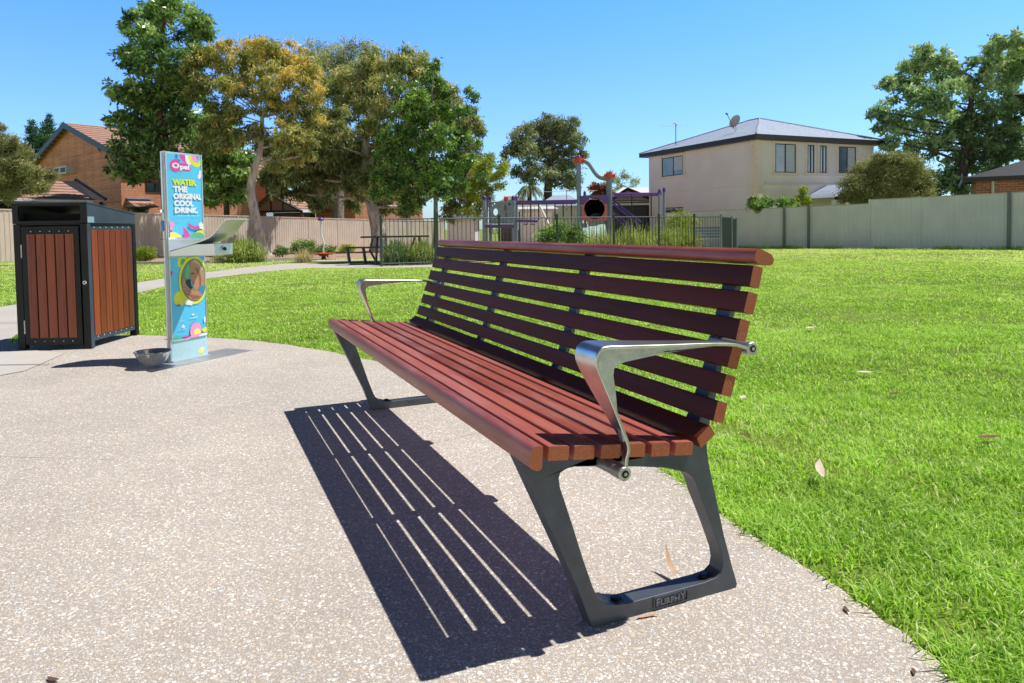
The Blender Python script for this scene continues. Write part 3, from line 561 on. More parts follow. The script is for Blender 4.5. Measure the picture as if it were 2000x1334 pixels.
def rivet(x, y, z, n, parent, r=.0055, mat='alu'):
    n = np.array(n, float); p = np.array([x, y, z]); mb = MB(); mb.tube([p, p+n*.002, p+n*.004, p+n*.0048], [r, r*.95, r*.6, .0004], 10); mb.build('rivet', mat, parent, smooth=60, fix=True)
MT['binwoodv'] = MT['binwood'].copy(); MT['binwoodv'].name = 'oiled upright timber'
for nd in MT['binwoodv'].node_tree.nodes:
    if nd.type == 'MAPPING':
        s = nd.inputs['Scale'].default_value; nd.inputs['Scale'].default_value = (s[1], s[1], s[0])
slats(5, .101, BW-.101, .088, .878, door, lambda a, d, z: (a, -.0095+d, z))
for k in range(5):
    xk = .101+(k+.5)*(BW-.202)/5
    rivet(xk, -.0062, .900, (0, -1, 0), door); rivet(xk, -.0062, .062, (0, -1, 0), door)
mb = MB(); mb.tube([(BW-.030, -.0045, .505), (BW-.030, -.011, .505)], [.0155, .013], 20); lk = mb.build('lock', 'steelpol', door, smooth=40, fix=True)
mb = MB(); mb.tube([(BW-.030, -.0110, .505), (BW-.030, -.0125, .505)], .007, 12); mb.build('keyhole', 'bolt', lk, fix=True)
for z0, z1 in ((.700, .800), (.120, .222)):
    mb = MB(); mb.tube([(.0585, -.003, z0), (.0585, -.003, z1)], .0055, 10); mb.build('hinge', 'acwhite' if z0 < .5 else 'alurough', door, smooth=40)
sd = MB(); sd.plate([(.05, .050), (BD-.05, .050), (BD-.05, .948), (.05, .948)], [[(.062, .098), (BD-.062, .098), (BD-.062, .90), (.062, .90)]], lambda t, p: (BW-t, p[0], p[1]), .008, .016)
sd = sd.build('side_panel', 'binhood', bn, fix=True)
mb = MB(); mb.box(BW-.045, BW-.040, .055, BD-.055, .06, .94); mb.build('backing', 'hole', sd)
slats(7, .064, BD-.064, .090, .905, sd, lambda a, d, z: (BW-.0035-d, a, z), gap=.007)
mb = MB(); mb.box(BW-.0035, BW+.0005, .0005, .045, .002, .954); mb.build('corner_trim', 'binhood', bn)
for k in range(7):
    yk = .064+(k+.5)*(BD-.128)/7; rivet(BW-.0078, yk, .924, (1, 0, 0), sd); rivet(BW-.0078, yk, .076, (1, 0, 0), sd)

# ------------------------------------------------------------------ drinking fountain
FO = (-2.292, 4.751); FA = math.atan2(.906, .42)
ft = empty('drinking_fountain', (*FO, 0.012), FA)
tag(ft, 'stainless drinking fountain with bright blue printed sign panels standing near the litter bin', 'drinking fountain')
FW = .300
mb = MB(); mb.plate(roundpoly([(-.004, .012), (FW+.004, .012), (FW+.004, .050), (FW*.8, .085), (FW*.5, .098), (FW*.2, .085), (-.004, .050)], .006, 2), [], lambda t, p: (p[0], p[1], t), 0, 1.418)
post = mb.build('column', 'steel', ft, fix=True, bevel=.002)
mb = MB(); mb.box(-.0075, -.0035, .012, .030, .0, 1.41); mb.build('edge_strip', 'plate', post)
for zz in (.155, .715, .83):
    mb = MB(); mb.box(-.0055, -.0042, .012, .075, zz, zz+.003); mb.build('seam', 'bolt', post)
mb = MB(); mb.tube([(-.005, .045, 1.02), (-.012, .045, 1.02)], .012, 12); mb.build('lock', 'steelpol', post, smooth=40, fix=True)
mb = MB(); mb.box(-.014, -.005, .030, .050, .885, .955); mb.build('dispenser_slot', 's_mid', post, bevel=.002)
def convex(a): # the sign faces bow outwards a little
    return -.018*(1-((a-FW/2)/(FW/2))**2)
def clip_rect(poly, x0, x1, z0, z1):
    def cl(P, ax, v, keep):
        out = []
        for i in range(len(P)):
            a, b_ = P[i-1], P[i]; ia, ib = keep(a[ax]), keep(b_[ax])
            if ia != ib: t = (v-a[ax])/(b_[ax]-a[ax]); out.append((a[0]+t*(b_[0]-a[0]), a[1]+t*(b_[1]-a[1])))
            if ib: out.append(b_)
        return out
    for ax, v, k in ((0, x0, lambda q: q >= x0), (0, x1, lambda q: q <= x1), (1, z0, lambda q: q >= z0), (1, z1, lambda q: q <= z1)):
        if len(poly) < 3: return []
        poly = cl(poly, ax, v, k)
    return poly
class Art:
    """flat printed shapes laid on the bowed sign face"""
    def __init__(s, x0, x1, z0, z1): s.r = (x0, x1, z0, z1); s.items = {}; s.l = 0
    def pt(s, a, z, lay): return (a, .0105+convex(a)-.0006-.00022*lay, z)
    def poly(s, P, mat, lay=None):
        s.l += 1; lay = s.l; x0, x1, z0, z1 = s.r; mb = s.items.setdefault(mat, MB())
        tr = tessellate_polygon([[Vector((*p, 0)) for p in P]])
        for t in tr:
            T = [P[i] for i in t]; nx = 8; lo = min(p[0] for p in T); hi = max(p[0] for p in T)
            for k in range(int(lo/.02)-1, int(hi/.02)+2):
                c = clip_rect(T, max(x0, k*.02), min(x1, (k+1)*.02), z0, z1) if k*.02 < x1 and (k+1)*.02 > x0 else []
                if len(c) >= 3: mb.add([s.pt(a, z, lay) for a, z in c], [tuple(range(len(c)))])
    def ell(s, cx, cz, rx, rz, mat, a0=0, a1=360, n=28): s.poly([(cx+rx*math.cos(R(a0+(a1-a0)*i/n)), cz+rz*math.sin(R(a0+(a1-a0)*i/n))) for i in range(n)], mat)
    def arc(s, cx, cz, r0, r1, a0, a1, mat, n=24, kz=1.0):
        A = [R(a0+(a1-a0)*i/n) for i in range(n+1)]
        s.poly([(cx+r1*math.cos(t), cz+kz*r1*math.sin(t)) for t in A]+[(cx+r0*math.cos(t), cz+kz*r0*math.sin(t)) for t in reversed(A)], mat)
    def text(s, body, x0, z0, x1, z1, mat, bold=.02):
        s.l += 3; lay = s.l; mb = s.items.setdefault(mat, MB()); fit_text(mb, body, lambda a, z, d: s.pt(a, z, lay), x0, z0, x1, z1, bold=bold)
    def build(s, parent, name):
        M = MB(); ms = list(s.items)
        for i, mat in enumerate(ms): M.add(s.items[mat].v, s.items[mat].f, i)
        M.build(name, ms, parent)
def sign_panel(z0, z1, mat):
    A = [i/12*FW for i in range(13)]; mb = MB()
    vs = [(a, .0105+convex(a), z) for z in (z0, z1) for a in A]+[(a, .012, z) for z in (z0, z1) for a in A]; n = 13
    fs = [(i, i+1, n+i+1, n+i) for i in range(n-1)]+[(2*n+i, 3*n+i, 3*n+i+1, 2*n+i+1) for i in range(n-1)]+[(n+i, n+i+1, 3*n+i+1, 3*n+i) for i in range(n-1)]+[(i, 2*n+i, 2*n+i+1, i+1) for i in range(n-1)]
    mb.add(vs, fs); return mb.build('sign_panel', mat, ft, fix=True, smooth=30)
up = sign_panel(.830, 1.416, 'steel'); lo_ = sign_panel(.002, .712, 's_pale')
X0, X1 = .012, FW-.010; SW = X1-X0
U = Art(X0, X1, .842, 1.404)
def uz(fr): return 1.404-fr*(1.404-.842)
def ux(fr): return X0+fr*SW
U.poly([(X0, .842), (X1, .842), (X1, 1.404), (X0, 1.404)], 's_blue')
U.ell(ux(.62), uz(-.02), .085, .075, 's_pink'); U.ell(ux(.60), uz(.02), .030, .060, 's_white'); U.ell(ux(.76), uz(.045), .030, .035, 's_lpink')
U.arc(ux(.84), uz(-.01), .045, .072, 180, 380, 's_yel', kz=1.15)
U.ell(ux(.25), uz(.02), .010, .018, 's_mid'); U.poly([(ux(.2), uz(.06)), (ux(.33), uz(.06)), (ux(.36), uz(.085)), (ux(.12), uz(.085))], 's_mid')
for dx in (0, .05): U.ell(ux(.97-dx), uz(.20+dx), .014, .018, 's_white')
U.ell(ux(.98), uz(.235), .016, .016, 's_white')
# opal lettering with pink outline
U.ell(ux(.21), uz(.137), .038, .042, 's_pink'); U.poly(roundpoly([(ux(.13), uz(.19)), (ux(.64), uz(.19)), (ux(.64), uz(.12)), (ux(.5), uz(.10)), (ux(.13), uz(.10))], .014), 's_pink')
U.text('O', ux(.12), uz(.172), ux(.315), uz(.103), 's_white', .055); U.text('pal', ux(.325), uz(.195), ux(.60), uz(.118), 's_white', .055)
for body, a0, a1, b0, b1, mt in (('WATER.', .11, .81, .295, .372, 's_yel'), ('THE', .12, .51, .382, .455, 's_white'), ('ORIGINAL', .12, .965, .466, .540, 's_white'), ('COOL', .13, .69, .550, .623, 's_white'), ('DRINK.', .14, .82, .636, .706, 's_white')):
    U.text(body, ux(a0), uz(b1), ux(a1), uz(b0), mt, .060)
U.poly([(ux(.14), uz(.737)), (ux(.86), uz(.737)), (ux(.86), uz(.734)), (ux(.14), uz(.734))], 's_white')
U.arc(ux(.10), uz(.97), .0, .075, 0, 120, 's_lem'); U.arc(ux(.14), uz(1.06), .075, .118, 20, 110, 's_pink'); U.ell(ux(.02), uz(.86), .035, .030, 's_lpink'); U.ell(ux(.20), uz(.92), .040, .050, 's_blue')
U.arc(ux(.02), uz(1.12), .03, .105, 30, 95, 's_lem'); U.arc(ux(.95), uz(1.18), .115, .150, 70, 150, 's_yel'); U.arc(ux(.75), uz(.72), .085, .105, 225, 290, 's_pink'); U.arc(ux(.8), uz(1.12), .07, .10, 60, 160, 's_green')
for a, z in ((.86, .85), (.90, .835), (.95, .85), (.93, .875), (.88, .88), (.97, .89)): U.ell(ux(a), uz(z), .011, .013, 's_white')
U.build(up, 'printed_artwork')
V = Art(X0, X1, .150, .706)
def vz(fr): return .706-fr*(.706-.150)
V.poly([(X0, .150), (X1, .150), (X1, .706), (X0, .706)], 's_blue')
V.arc(ux(.33), vz(.06), .022, .040, 0, 360, 's_yel', kz=1.1); V.ell(ux(.33), vz(.06), .022, .025, 's_green'); V.arc(ux(.42), vz(.30), .12, .155, 145, 185, 's_mag')
V.ell(ux(.22), vz(.50), .045, .052, 's_yel'); cx_, cz_ = ux(.64), vz(.29)
V.ell(cx_, cz_, .126, .166, 's_yel', n=48); V.ell(cx_, cz_, .112, .150, 'p_bg', n=48)
def G2(P, m): V.poly([(cx_+a*.112, cz_+b_*.150) for a, b_ in P], m)
G2([(-.62, .55), (-.40, .80), (-.28, .45), (-.42, .05), (-.70, .15)], 's_green')
G2([(-.30, .55), (-.28, .80), (.0, .96), (.4, .88), (.8, .60), (.9, .2), (.9, -.35), (.5, -.30), (.45, .2), (.2, .5)], 'p_hair')
G2([(-.10, .86), (.1, .95), (.45, .80), (.75, .45), (.62, .42), (.35, .70)], 'p_hairl')
G2([(-.28, .72), (-.10, .80), (.20, .66), (.45, .40), (.60, .02), (.55, -.28), (.35, -.44), (.05, -.46), (-.08, -.34), (-.16, -.22), (-.12, -.12), (-.24, -.06), (-.20, .02), (-.34, .06), (-.26, .24), (-.30, .45)], 'p_skin')
G2([(.05, .60), (.30, .52), (.50, .25), (.60, .02), (.55, -.28), (.38, -.40), (.40, .05), (.25, .35)], 'p_skin2')
G2([(-.26, .42), (-.10, .47), (.06, .41), (-.08, .43)], 'p_hair'); G2([(-.24, .31), (-.12, .35), (.04, .28), (-.04, .26), (-.14, .28)], 'p_dark')
G2([(-.22, -.10), (-.08, -.09), (.0, -.17), (-.12, -.24), (-.20, -.20)], 'p_lip')
G2([(.30, -.36), (.55, -.28), (.95, -.36), (.95, -.70), (.70, -.86), (.35, -.62)], 'p_shirt')
G2([(-.66, .00), (-.40, .06), (-.20, -.08), (-.16, -.34), (-.34, -.40), (-.58, -.26), (-.70, -.12)], 'p_dark'); G2([(-.30, .0), (-.20, -.06), (-.14, -.24), (-.24, -.30)], 's_blue')
G2([(-.84, .12), (-.70, .10), (-.66, -.14), (-.52, -.28), (-.30, -.42), (-.05, -.48), (.25, -.50), (.50, -.66), (.78, -.86), (.3, -.95), (-.2, -.93), (-.58, -.74), (-.84, -.40), (-.92, -.10)], 'p_skin')
for k in range(3): G2([(-.78+.07*k, -.24-.17*k), (-.34+.08*k, -.44-.11*k), (-.32+.08*k, -.48-.11*k), (-.76+.07*k, -.30-.17*k)], 'p_skin2')
G2([(-.5, -.62), (.1, -.72), (.5, -.78), (.3, -.88), (-.2, -.88)], 'p_skin2')
V.arc(cx_, cz_, .112, .126, 0, 360, 's_yel', n=48, kz=1.33)
for a in range(4): V.ell(ux(.36+.05*a), vz(.555+.006*a), .012, .016, 's_white')
V.ell(ux(.16), vz(.585), .016, .008, 's_pur')
V.arc(ux(.20), vz(.735), .008, .0095, 0, 360, 's_pale'); V.poly([(ux(.12), vz(.775)), (ux(.30), vz(.775)), (ux(.30), vz(.770)), (ux(.12), vz(.770))], 's_pale')
V.arc(ux(.55), vz(.725), .0, .013, 0, 180, 's_white'); V.poly([(ux(.44), vz(.757)), (ux(.68), vz(.757)), (ux(.68), vz(.750)), (ux(.44), vz(.750))], 's_white')
V.poly([(ux(.20), vz(.86)), (ux(.31), vz(.86)), (ux(.255), vz(.82))], 's_white'); V.poly([(ux(.14), vz(.882)), (ux(.33), vz(.882)), (ux(.33), vz(.874)), (ux(.14), vz(.874))], 's_pale')
V.ell(ux(.62), vz(.93), .050, .062, 's_lpink'); V.ell(ux(.66), vz(.96), .030, .036, 's_lem'); V.ell(ux(.93), vz(.80), .010, .022, 's_white'); V.ell(ux(.93), vz(.93), .030, .018, 's_yel'); V.ell(ux(.3), vz(1.03), .11, .032, 's_mag'); V.ell(ux(.75), vz(1.02), .12, .03, 's_lpink'); V.ell(ux(.05), vz(1.0), .05, .02, 's_green'); V.ell(ux(.9), vz(1.01), .06, .022, 's_white')
V.build(lo_, 'printed_artwork')
lg = Art(X0, X1, .01, .15); lg.ell(ux(.80), .045, .030, .020, 's_lem'); lg.ell(ux(.84), .058, .018, .012, 's_white'); lg.build(lo_, 'logo')
mb = MB()
for z0, z1 in ((.830, 1.416), (.150, .712)):
    for a in (.001, FW-.009): mb.box(a, a+.009, .0090+convex(a+.004)-.004, .012, z0, z1)
mb.build('sign_trim', 'steel', ft)
# basin: chute and spout box   (local -y is outwards)
mb = MB(); NS = smoothline([(.000, .752), (.12, .775), (.24, .800), (.33, .822), (.40, .850), (.455, .895), (.505, .940), (.545, .952)], 4)
wd = lambda n_: .300 if n_ < .06 else max(.172, .300-(n_-.06)*.75)
vs = []
for n_, z in NS: vs += [(0.0, -n_, z), (wd(n_), -n_, z), (wd(n_), -n_, z+.006), (0.0, -n_, z+.006)]
k = len(NS); mb.add(vs, [(4*i+j, 4*i+(j+1) % 4, 4*(i+1)+(j+1) % 4, 4*(i+1)+j) for i in range(k-1) for j in range(4)]+[(0, 1, 2, 3), (4*k-4, 4*k-3, 4*k-2, 4*k-1)])
mb.build('splash_guard', 'steel', ft, fix=True, smooth=35)
mb = MB(); mb.prism([(-.0, .716), (.24, .722), (.415, .726), (.415, .802), (.24, .798), (.0, .750)], lambda x, p: (x, -p[0], p[1]), .004, .155)
bs = mb.build('basin', 'steel', ft, fix=True, bevel=.003)
mb = MB(); mb.plate([(.0, .0), (.30, .0), (.155, .235)], [], lambda t, p: (p[0], -p[1], t), .717, .752); mb.build('basin_side', 'steel', bs, fix=True)
mb = MB(); mb.box(0, FW, -.004, .012, .712, .830); mb.box(.0, FW, -.030, -.004, .822, .830); mb.build('recess', 'steel', ft)
mb = MB(); mb.tube([(.075, -.416, .765), (.075, -.424, .765)], [.020, .019], 20); bt = mb.build('push_button', 'steelpol', bs, smooth=40, fix=True)
mb = MB(); mb.tube([(.075, -.424, .765), (.075, -.432, .765)], [.012, .011], 16); mb.build('button_core', 'bolt', bt, smooth=40, fix=True)
mb = MB(); mb.box(-.16, .58, -.14, .12, -.010, -.001); mb.build('base_plate', 'plate', ft)
mb = MB(); mb.box(-.002, FW+.002, -.008, .02, .0, .010); mb.build('foot_trim', 'steel', ft)
mb = MB(); pr = [(.0001, .008), (.05, .008), (.085, .040), (.108, .092), (.116, .098), (.112, .102), (.104, .097), (.08, .05), (.05, .02), (.0001, .018)]; mb.lathe(pr, 40, (-.150, .0, .004))
mb.build('pet_bowl', 'steelpol', ft, smooth=40, fix=True)
mb = MB(); mb.tube([(-.05, .02, .06), (-.004, .04, .06)], .012, 10); mb.build('bowl_bracket', 'steel', ft, smooth=40)

# ------------------------------------------------------------------ sheet fences
def corr(mb, p0, p1, z0a, z1a, z0b, z1b, pitch=.17, dp=.016):
    """ribbed steel sheet from p0 to p1"""
    p0 = np.array(p0, float); p1 = np.array(p1, float); L = np.linalg.norm(p1-p0); d = (p1-p0)/L; n_ = np.array([d[1], -d[0]]); s = 0; pts = []
    while s < L:
        for a, o_ in ((0, 0), (.62, 0), (.70, 1), (.92, 1)):
            q = s+a*pitch
            if q <= L: pts.append((q, o_))
        s += pitch
    pts.append((L, 0)); vs = []
    for q, o_ in pts:
        P = p0+d*q+n_*dp*o_; t = q/L; vs += [(P[0], P[1], z0a*(1-t)+z0b*t), (P[0], P[1], z1a*(1-t)+z1b*t)]
    mb.add(vs, [(2*i, 2*i+2, 2*i+3, 2*i+1) for i in range(len(pts)-1)])
def sheet_fence(name, label, pts, heights, mats, postmat, railmat, side=1):
    """pts: post positions; heights: height of each bay; a thing with one panel, rail per bay and its posts"""
    o = pts[0]; root = empty(name, (o[0], o[1], float(gz(*o)))); tag(root, label, 'fence'); gb = float(gz(*o))
    for i in range(len(pts)-1):
        a = np.array(pts[i])-o; b_ = np.array(pts[i+1])-o; ga = float(gz(*pts[i]))-gb; gc = float(gz(*pts[i+1]))-gb; h = heights[i]
        mb = MB(); corr(mb, a, b_, ga+.02, ga+h-.03, gc+.02, gc+h-.03); mb.build('panel', mats, root)
        d = (b_-a)/np.linalg.norm(b_-a); n_ = np.array([d[1], -d[0]])
        mb = MB(); s0 = np.array([*(a-n_*.012), ga+h-.04]); mb.obox(s0, np.array([*(b_-a), gc-ga]), (*(n_*.045), 0), (0, 0, .04)); mb.build('rail', railmat, root)
    for i, p in enumerate(pts):
        a = np.array(p)-o; ga = float(gz(*p))-gb; h = max(heights[max(i-1, 0)], heights[min(i, len(heights)-1)])
        d = np.array(pts[min(i+1, len(pts)-1)])-np.array(pts[max(i-1, 0)]); d = d/np.linalg.norm(d); n_ = np.array([d[1], -d[0]])
        mb = MB(); s0 = np.array([*(a-d*.03-n_*.02), ga-.05]); mb.obox(s0, (*(d*.06), 0), (*(n_*.06), 0), (0, 0, h+.055)); mb.build('post', postmat, root)
    return root
LA, LB = np.array([-19.2, 20.0]), np.array([-5.0, 53.0])
nb = 14; sheet_fence('boundary_fence', 'long tan ribbed steel fence behind the gum trees and garden bed', [LA+(LB-LA)*i/nb for i in range(nb+1)], [1.84]*nb, 'fenceL', 'fenceL', 'fenceL')
# right fence: post positions along the line of sight of each post, at the distance of the fence
RP = []
for px, D in ((2150, 20.2), (1972, 22.3), (1797, 24.6), (1698, 25.9), (1581, 27.9), (1533, 28.7), (1440, 30.5), (1300, 33.9)):
    q = at(px, 450, D); RP.append(np.array([q[0], q[1]]))
RH = [1.80, 1.80, 1.80, 1.66, 1.66, 1.66, 1.66]
rf = sheet_fence('boundary_fence', 'grey green ribbed steel fence stepping up along the right side of the lawn', RP, RH, 'fenceR', 'fenceR', 'frail')
for ch in rf.children:
    if ch.name.startswith('post') and ch.location is not None:
        pass
for k, i in enumerate((1, 4, 5)):
    a = RP[i]-RP[0]; d = (RP[i+1]-RP[i-1]); d = d/np.linalg.norm(d); n_ = np.array([d[1], -d[0]]); ga = float(gz(*RP[i]))-float(gz(*RP[0])); n_ = n_ if n_[1] < 0 else -n_
    mb = MB(); mb.obox(np.array([*(a-d*.045+n_*.03), ga-.02]), (*(d*.09), 0), (*(n_*.06), 0), (0, 0, 1.83 if i == 1 else 1.70)); mb.build('post', 'fpost', rf)

# playground picket fence
def picket_fence(root, p0, p1, base, h=1.16, pitch=.105, r=.008, postr=.030):
    a = np.array(p0); b_ = np.array(p1); L = np.linalg.norm(b_-a); d = (b_-a)/L; n = int(L/pitch); mb = MB(); z0 = float(gz(*(a+base)))
    for k in range(1, n):
        q = a+d*(k*L/n); mb.tube([(q[0], q[1], z0+.06), (q[0], q[1], z0+h-.02)], r, 5, cap=False)
    mb.build('picket_panel', 'pool', root)
    for zz in (h-.02, .07):
        mb = MB(); mb.tube([(a[0], a[1], z0+zz), (b_[0], b_[1], z0+zz)], .018, 6); mb.build('rail', 'pool', root, smooth=40)
def fpost(root, p, base, h=1.22, r=.033, mat='pool'):
    z0 = float(gz(*(np.array(p)+base))); mb = MB(); mb.tube([(p[0], p[1], z0-.05), (p[0], p[1], z0+h), (p[0], p[1], z0+h+.012), (p[0], p[1], z0+h+.03), (p[0], p[1], z0+h+.045)], [r, r, r*1.25, r*1.1, .003], 10); mb.build('post', mat, root, smooth=50)
PF = []
for px, D in ((744, 17.1), (852, 17.6), (975, 18.2), (1088, 18.9), (1199, 19.6), (1287, 20.3), (1356, 20.95), (1408, 21.5), (1429, 24.2), (1438, 27.0)):
    q = at(px, 450, D); PF.append(np.array([q[0], q[1]]))
b0 = PF[0]; pf = empty('playground_fence', (b0[0], b0[1], 0)); tag(pf, 'dark green tubular picket fence around the playground', 'fence')
for i in range(len(PF)-1): picket_fence(pf, PF[i]-b0, PF[i+1]-b0, b0)
for i, p in enumerate(PF): fpost(pf, p-b0, b0, r=.050 if i == 1 else .034, h=1.30 if i == 1 else 1.2, mat='blue' if i >= 7 else 'pool')

# ------------------------------------------------------------------ trees and plants
def leaves(centers, size, asp, droop=0.0, up=0.3):
    n = len(centers); a = RNG.normal(0, 1, (n, 3)); a[:, 2] -= droop; a /= np.linalg.norm(a, axis=1)[:, None]
    nn = RNG.normal(0, 1, (n, 3)); nn[:, 2] += up; b_ = np.cross(a, nn); b_ /= (np.linalg.norm(b_, axis=1)[:, None]+1e-9)
    L = size*(0.6+0.8*RNG.random(n))[:, None]; W = L*asp; V = np.empty((n, 4, 3)); nrm = np.cross(a, b_)
    V[:, 0] = centers; V[:, 1] = centers+a*L*.45+b_*W*.5+nrm*L*.07; V[:, 2] = centers+a*L; V[:, 3] = centers+a*L*.45-b_*W*.5+nrm*L*.07; return V
def tree(name, label, cat, D, trunk, blobs, nleaf, size, asp, mat, bark, droop=0, group=None, tintf=None, depthk=.75, dens=1.0, limb=.018, clump=.27, nclump=26, zs=.85, fill=.45, limbs=True, twig=True):
    """trunk: [(px,py,radius m)], blobs: [(px,py,r px)] give height and breadth at distance D; every blob gets its own depth"""
    T = [(at(px, py, D), r) for px, py, r in trunk]; base = T[0][0].copy(); g0 = float(gz(base[0], base[1])); base[2] = g0
    root = empty(name, tuple(base)); tag(root, label, cat, group)
    T[0][0][2] = min(T[0][0][2], g0-.05)
    tp = [p-base for p, r in T]; tr_ = [r for p, r in T]
    sm = smoothline([(*p, r) for p, r in zip(tp, tr_)], 5); mb = MB(); mb.tube([s[:3] for s in sm], [float(s[3]) for s in sm], 9)
    C = []; RR = []; cx = np.mean([b_[0] for b_ in blobs]); wid = max(b_[0] for b_ in blobs)-min(b_[0] for b_ in blobs)+1
    for px, py, rp in blobs:
        r = rp/FPX*D; dep = (random.random()*2-1)*wid/FPX*D*.33*depthk*math.sqrt(max(.05, 1-((px-cx)/wid*1.8)**2)) if wid > 60 else (random.random()-.5)*r
        P = at(px, py, D); P = P+np.array([0, dep, 0])+ray(px, py)*0; s = (D+dep)/D; P = np.array([0, 0, CAM_H])+(at(px, py, D)-np.array([0, 0, CAM_H]))*s
        C.append(P-base); RR.append(r*s)
    tot = sum(r*r for r in RR); cen = []; tin = []; trunk_pts = np.array([s[:3] for s in sm])
    for c, r in zip(C, RR):
        if limbs and not (len(C) > 20 and random.random() < .5):
            # limb leaves the trunk below the clump
            cand = [i for i in range(len(trunk_pts)) if trunk_pts[i][2] < c[2]-.15*np.linalg.norm(trunk_pts[i][:2]-c[:2])]
            i0 = cand[-1] if cand else len(trunk_pts)//2; i0 = max(i0, len(trunk_pts)//3); i0 = min(i0, len(trunk_pts)-1); s0 = trunk_pts[i0]
            r0 = float(sm[i0][3])*.36; L = np.linalg.norm(c-s0); m1 = s0*.6+c*.4+np.array([random.uniform(-.08, .08)*L, random.uniform(-.08, .08)*L, -.02*L+random.uniform(-.05, .06)*L]); m2 = s0*.25+c*.75+np.array([random.uniform(-.07, .07)*L, 0, random.uniform(-.04, .05)*L])
            mb.tube(smoothline([s0, m1, m2, c], 4), list(np.linspace(r0, max(limb*.6, r0*.25), 13)), 6)
        ncl = max(5, int(nclump*(.6+.8*random.random()))); u = RNG.normal(0, 1, (ncl, 3)); u /= np.linalg.norm(u, axis=1)[:, None]; rad = r*(fill+(1-fill)*RNG.random(ncl)**.6); u *= rad[:, None]; u[:, 2] *= zs; cc = c+u
        if twig:
            for q in cc[:max(4, ncl//2)]:
                mid = (c+q)/2+RNG.normal(0, .06*r, 3); mb.tube([c, mid, q], [limb*.6, limb*.4, limb*.15], 4, cap=False)
        nl = int(nleaf*r*r/tot/ncl); 
        for q in cc:
            k = max(3, int(nl*(.5+1.0*random.random()))); s = r*clump*(.7+.6*random.random()); pts = q+RNG.normal(0, 1, (k, 3))*np.array([s, s, s*.7])*.75; cen.append(pts)
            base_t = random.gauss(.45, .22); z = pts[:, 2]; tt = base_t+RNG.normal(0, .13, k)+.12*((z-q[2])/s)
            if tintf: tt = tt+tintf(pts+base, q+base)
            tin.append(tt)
    cen = np.concatenate(cen); tin = np.clip(np.concatenate(tin), 0, 1); V = leaves(cen, size, asp, droop)
    fast_mesh('crown', V, 4, mat, root, tin); mb.build('trunk', bark, root, smooth=60, fix=False); return root
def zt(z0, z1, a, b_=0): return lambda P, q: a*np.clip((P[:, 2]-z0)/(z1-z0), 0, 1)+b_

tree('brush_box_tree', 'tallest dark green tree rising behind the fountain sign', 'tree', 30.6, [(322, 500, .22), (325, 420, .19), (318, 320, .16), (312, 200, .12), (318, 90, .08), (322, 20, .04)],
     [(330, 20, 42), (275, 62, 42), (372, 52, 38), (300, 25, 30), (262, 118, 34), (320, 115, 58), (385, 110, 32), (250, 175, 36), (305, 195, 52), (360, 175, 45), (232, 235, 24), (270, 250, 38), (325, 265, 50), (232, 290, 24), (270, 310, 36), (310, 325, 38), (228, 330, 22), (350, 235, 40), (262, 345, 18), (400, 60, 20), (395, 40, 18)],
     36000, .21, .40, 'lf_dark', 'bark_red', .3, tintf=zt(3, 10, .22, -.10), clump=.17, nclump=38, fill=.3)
tree('brush_box_tree', 'low dense green tree between the fountain sign and the white trunked gum', 'tree', 36, [(443, 500, .20), (443, 430, .15), (442, 390, .13), (438, 320, .08)],
     [(430, 322, 42), (405, 360, 34), (455, 365, 34), (400, 300, 34), (440, 278, 32), (470, 340, 22), (415, 385, 20), (480, 310, 18), (390, 250, 34), (425, 235, 30)],
     17000, .23, .42, 'lf_dark', 'bark_dark', .3, tintf=zt(1, 6, .30, 0.02))
tree('gum_tree', 'golden leaved gum tree with a bent white trunk in front of the tan fence', 'tree', 29.0, [(520, 496, .26), (506, 450, .215), (495, 405, .185), (490, 370, .17), (497, 330, .14), (509, 290, .11), (512, 230, .08)],
     [(400, 112, 34), (440, 108, 36), (490, 105, 34), (520, 100, 36), (560, 108, 36), (595, 130, 34), (540, 150, 42), (600, 180, 34), (575, 215, 38), (470, 160, 36), (400, 160, 26), (612, 235, 26), (560, 262, 34), (600, 270, 24), (520, 200, 34), (425, 205, 26), (410, 245, 26), (430, 280, 20), (520, 285, 26), (460, 220, 22), (540, 320, 18), (450, 165, 30), (430, 250, 26), (470, 265, 20), (500, 255, 22), (575, 305, 20), (395, 285, 16), (605, 300, 14), (374, 135, 20), (372, 180, 16), (385, 150, 20)],
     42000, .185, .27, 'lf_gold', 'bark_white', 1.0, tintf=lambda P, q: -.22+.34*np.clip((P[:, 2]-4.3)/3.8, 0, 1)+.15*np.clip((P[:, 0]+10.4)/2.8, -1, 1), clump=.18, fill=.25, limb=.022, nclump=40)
tree('gum_tree', 'broad bronze green gum spreading over the fence behind the picnic table', 'tree', 34, [(742, 500, .42), (738, 450, .36), (728, 405, .30), (715, 350, .24), (715, 270, .17), (730, 190, .10)],
     [(700, 155, 46), (745, 125, 42), (800, 128, 44), (840, 150, 34), (650, 165, 34), (700, 215, 52), (770, 190, 56), (860, 195, 44), (650, 235, 44), (655, 275, 40), (615, 250, 28), (570, 340, 24), (600, 375, 20), (760, 260, 55), (835, 255, 50), (895, 250, 42), (640, 300, 40), (690, 300, 44), (600, 305, 30), (590, 275, 30), (555, 305, 30), (530, 345, 26), (580, 372, 26), (620, 398, 16), (545, 375, 16), (610, 345, 30), (655, 345, 34), (700, 360, 36), (575, 340, 26), (545, 325, 22), (905, 310, 40), (905, 370, 38), (880, 410, 24), (760, 330, 46), (830, 340, 46), (800, 395, 30), (750, 395, 26), (640, 385, 16), (690, 400, 18), (920, 240, 22)],
     84000, .23, .27, 'lf_gum', 'bark_white', 1.2, tintf=zt(3.2, 8.5, .34, -.16), clump=.17, limb=.03, nclump=38, fill=.3)
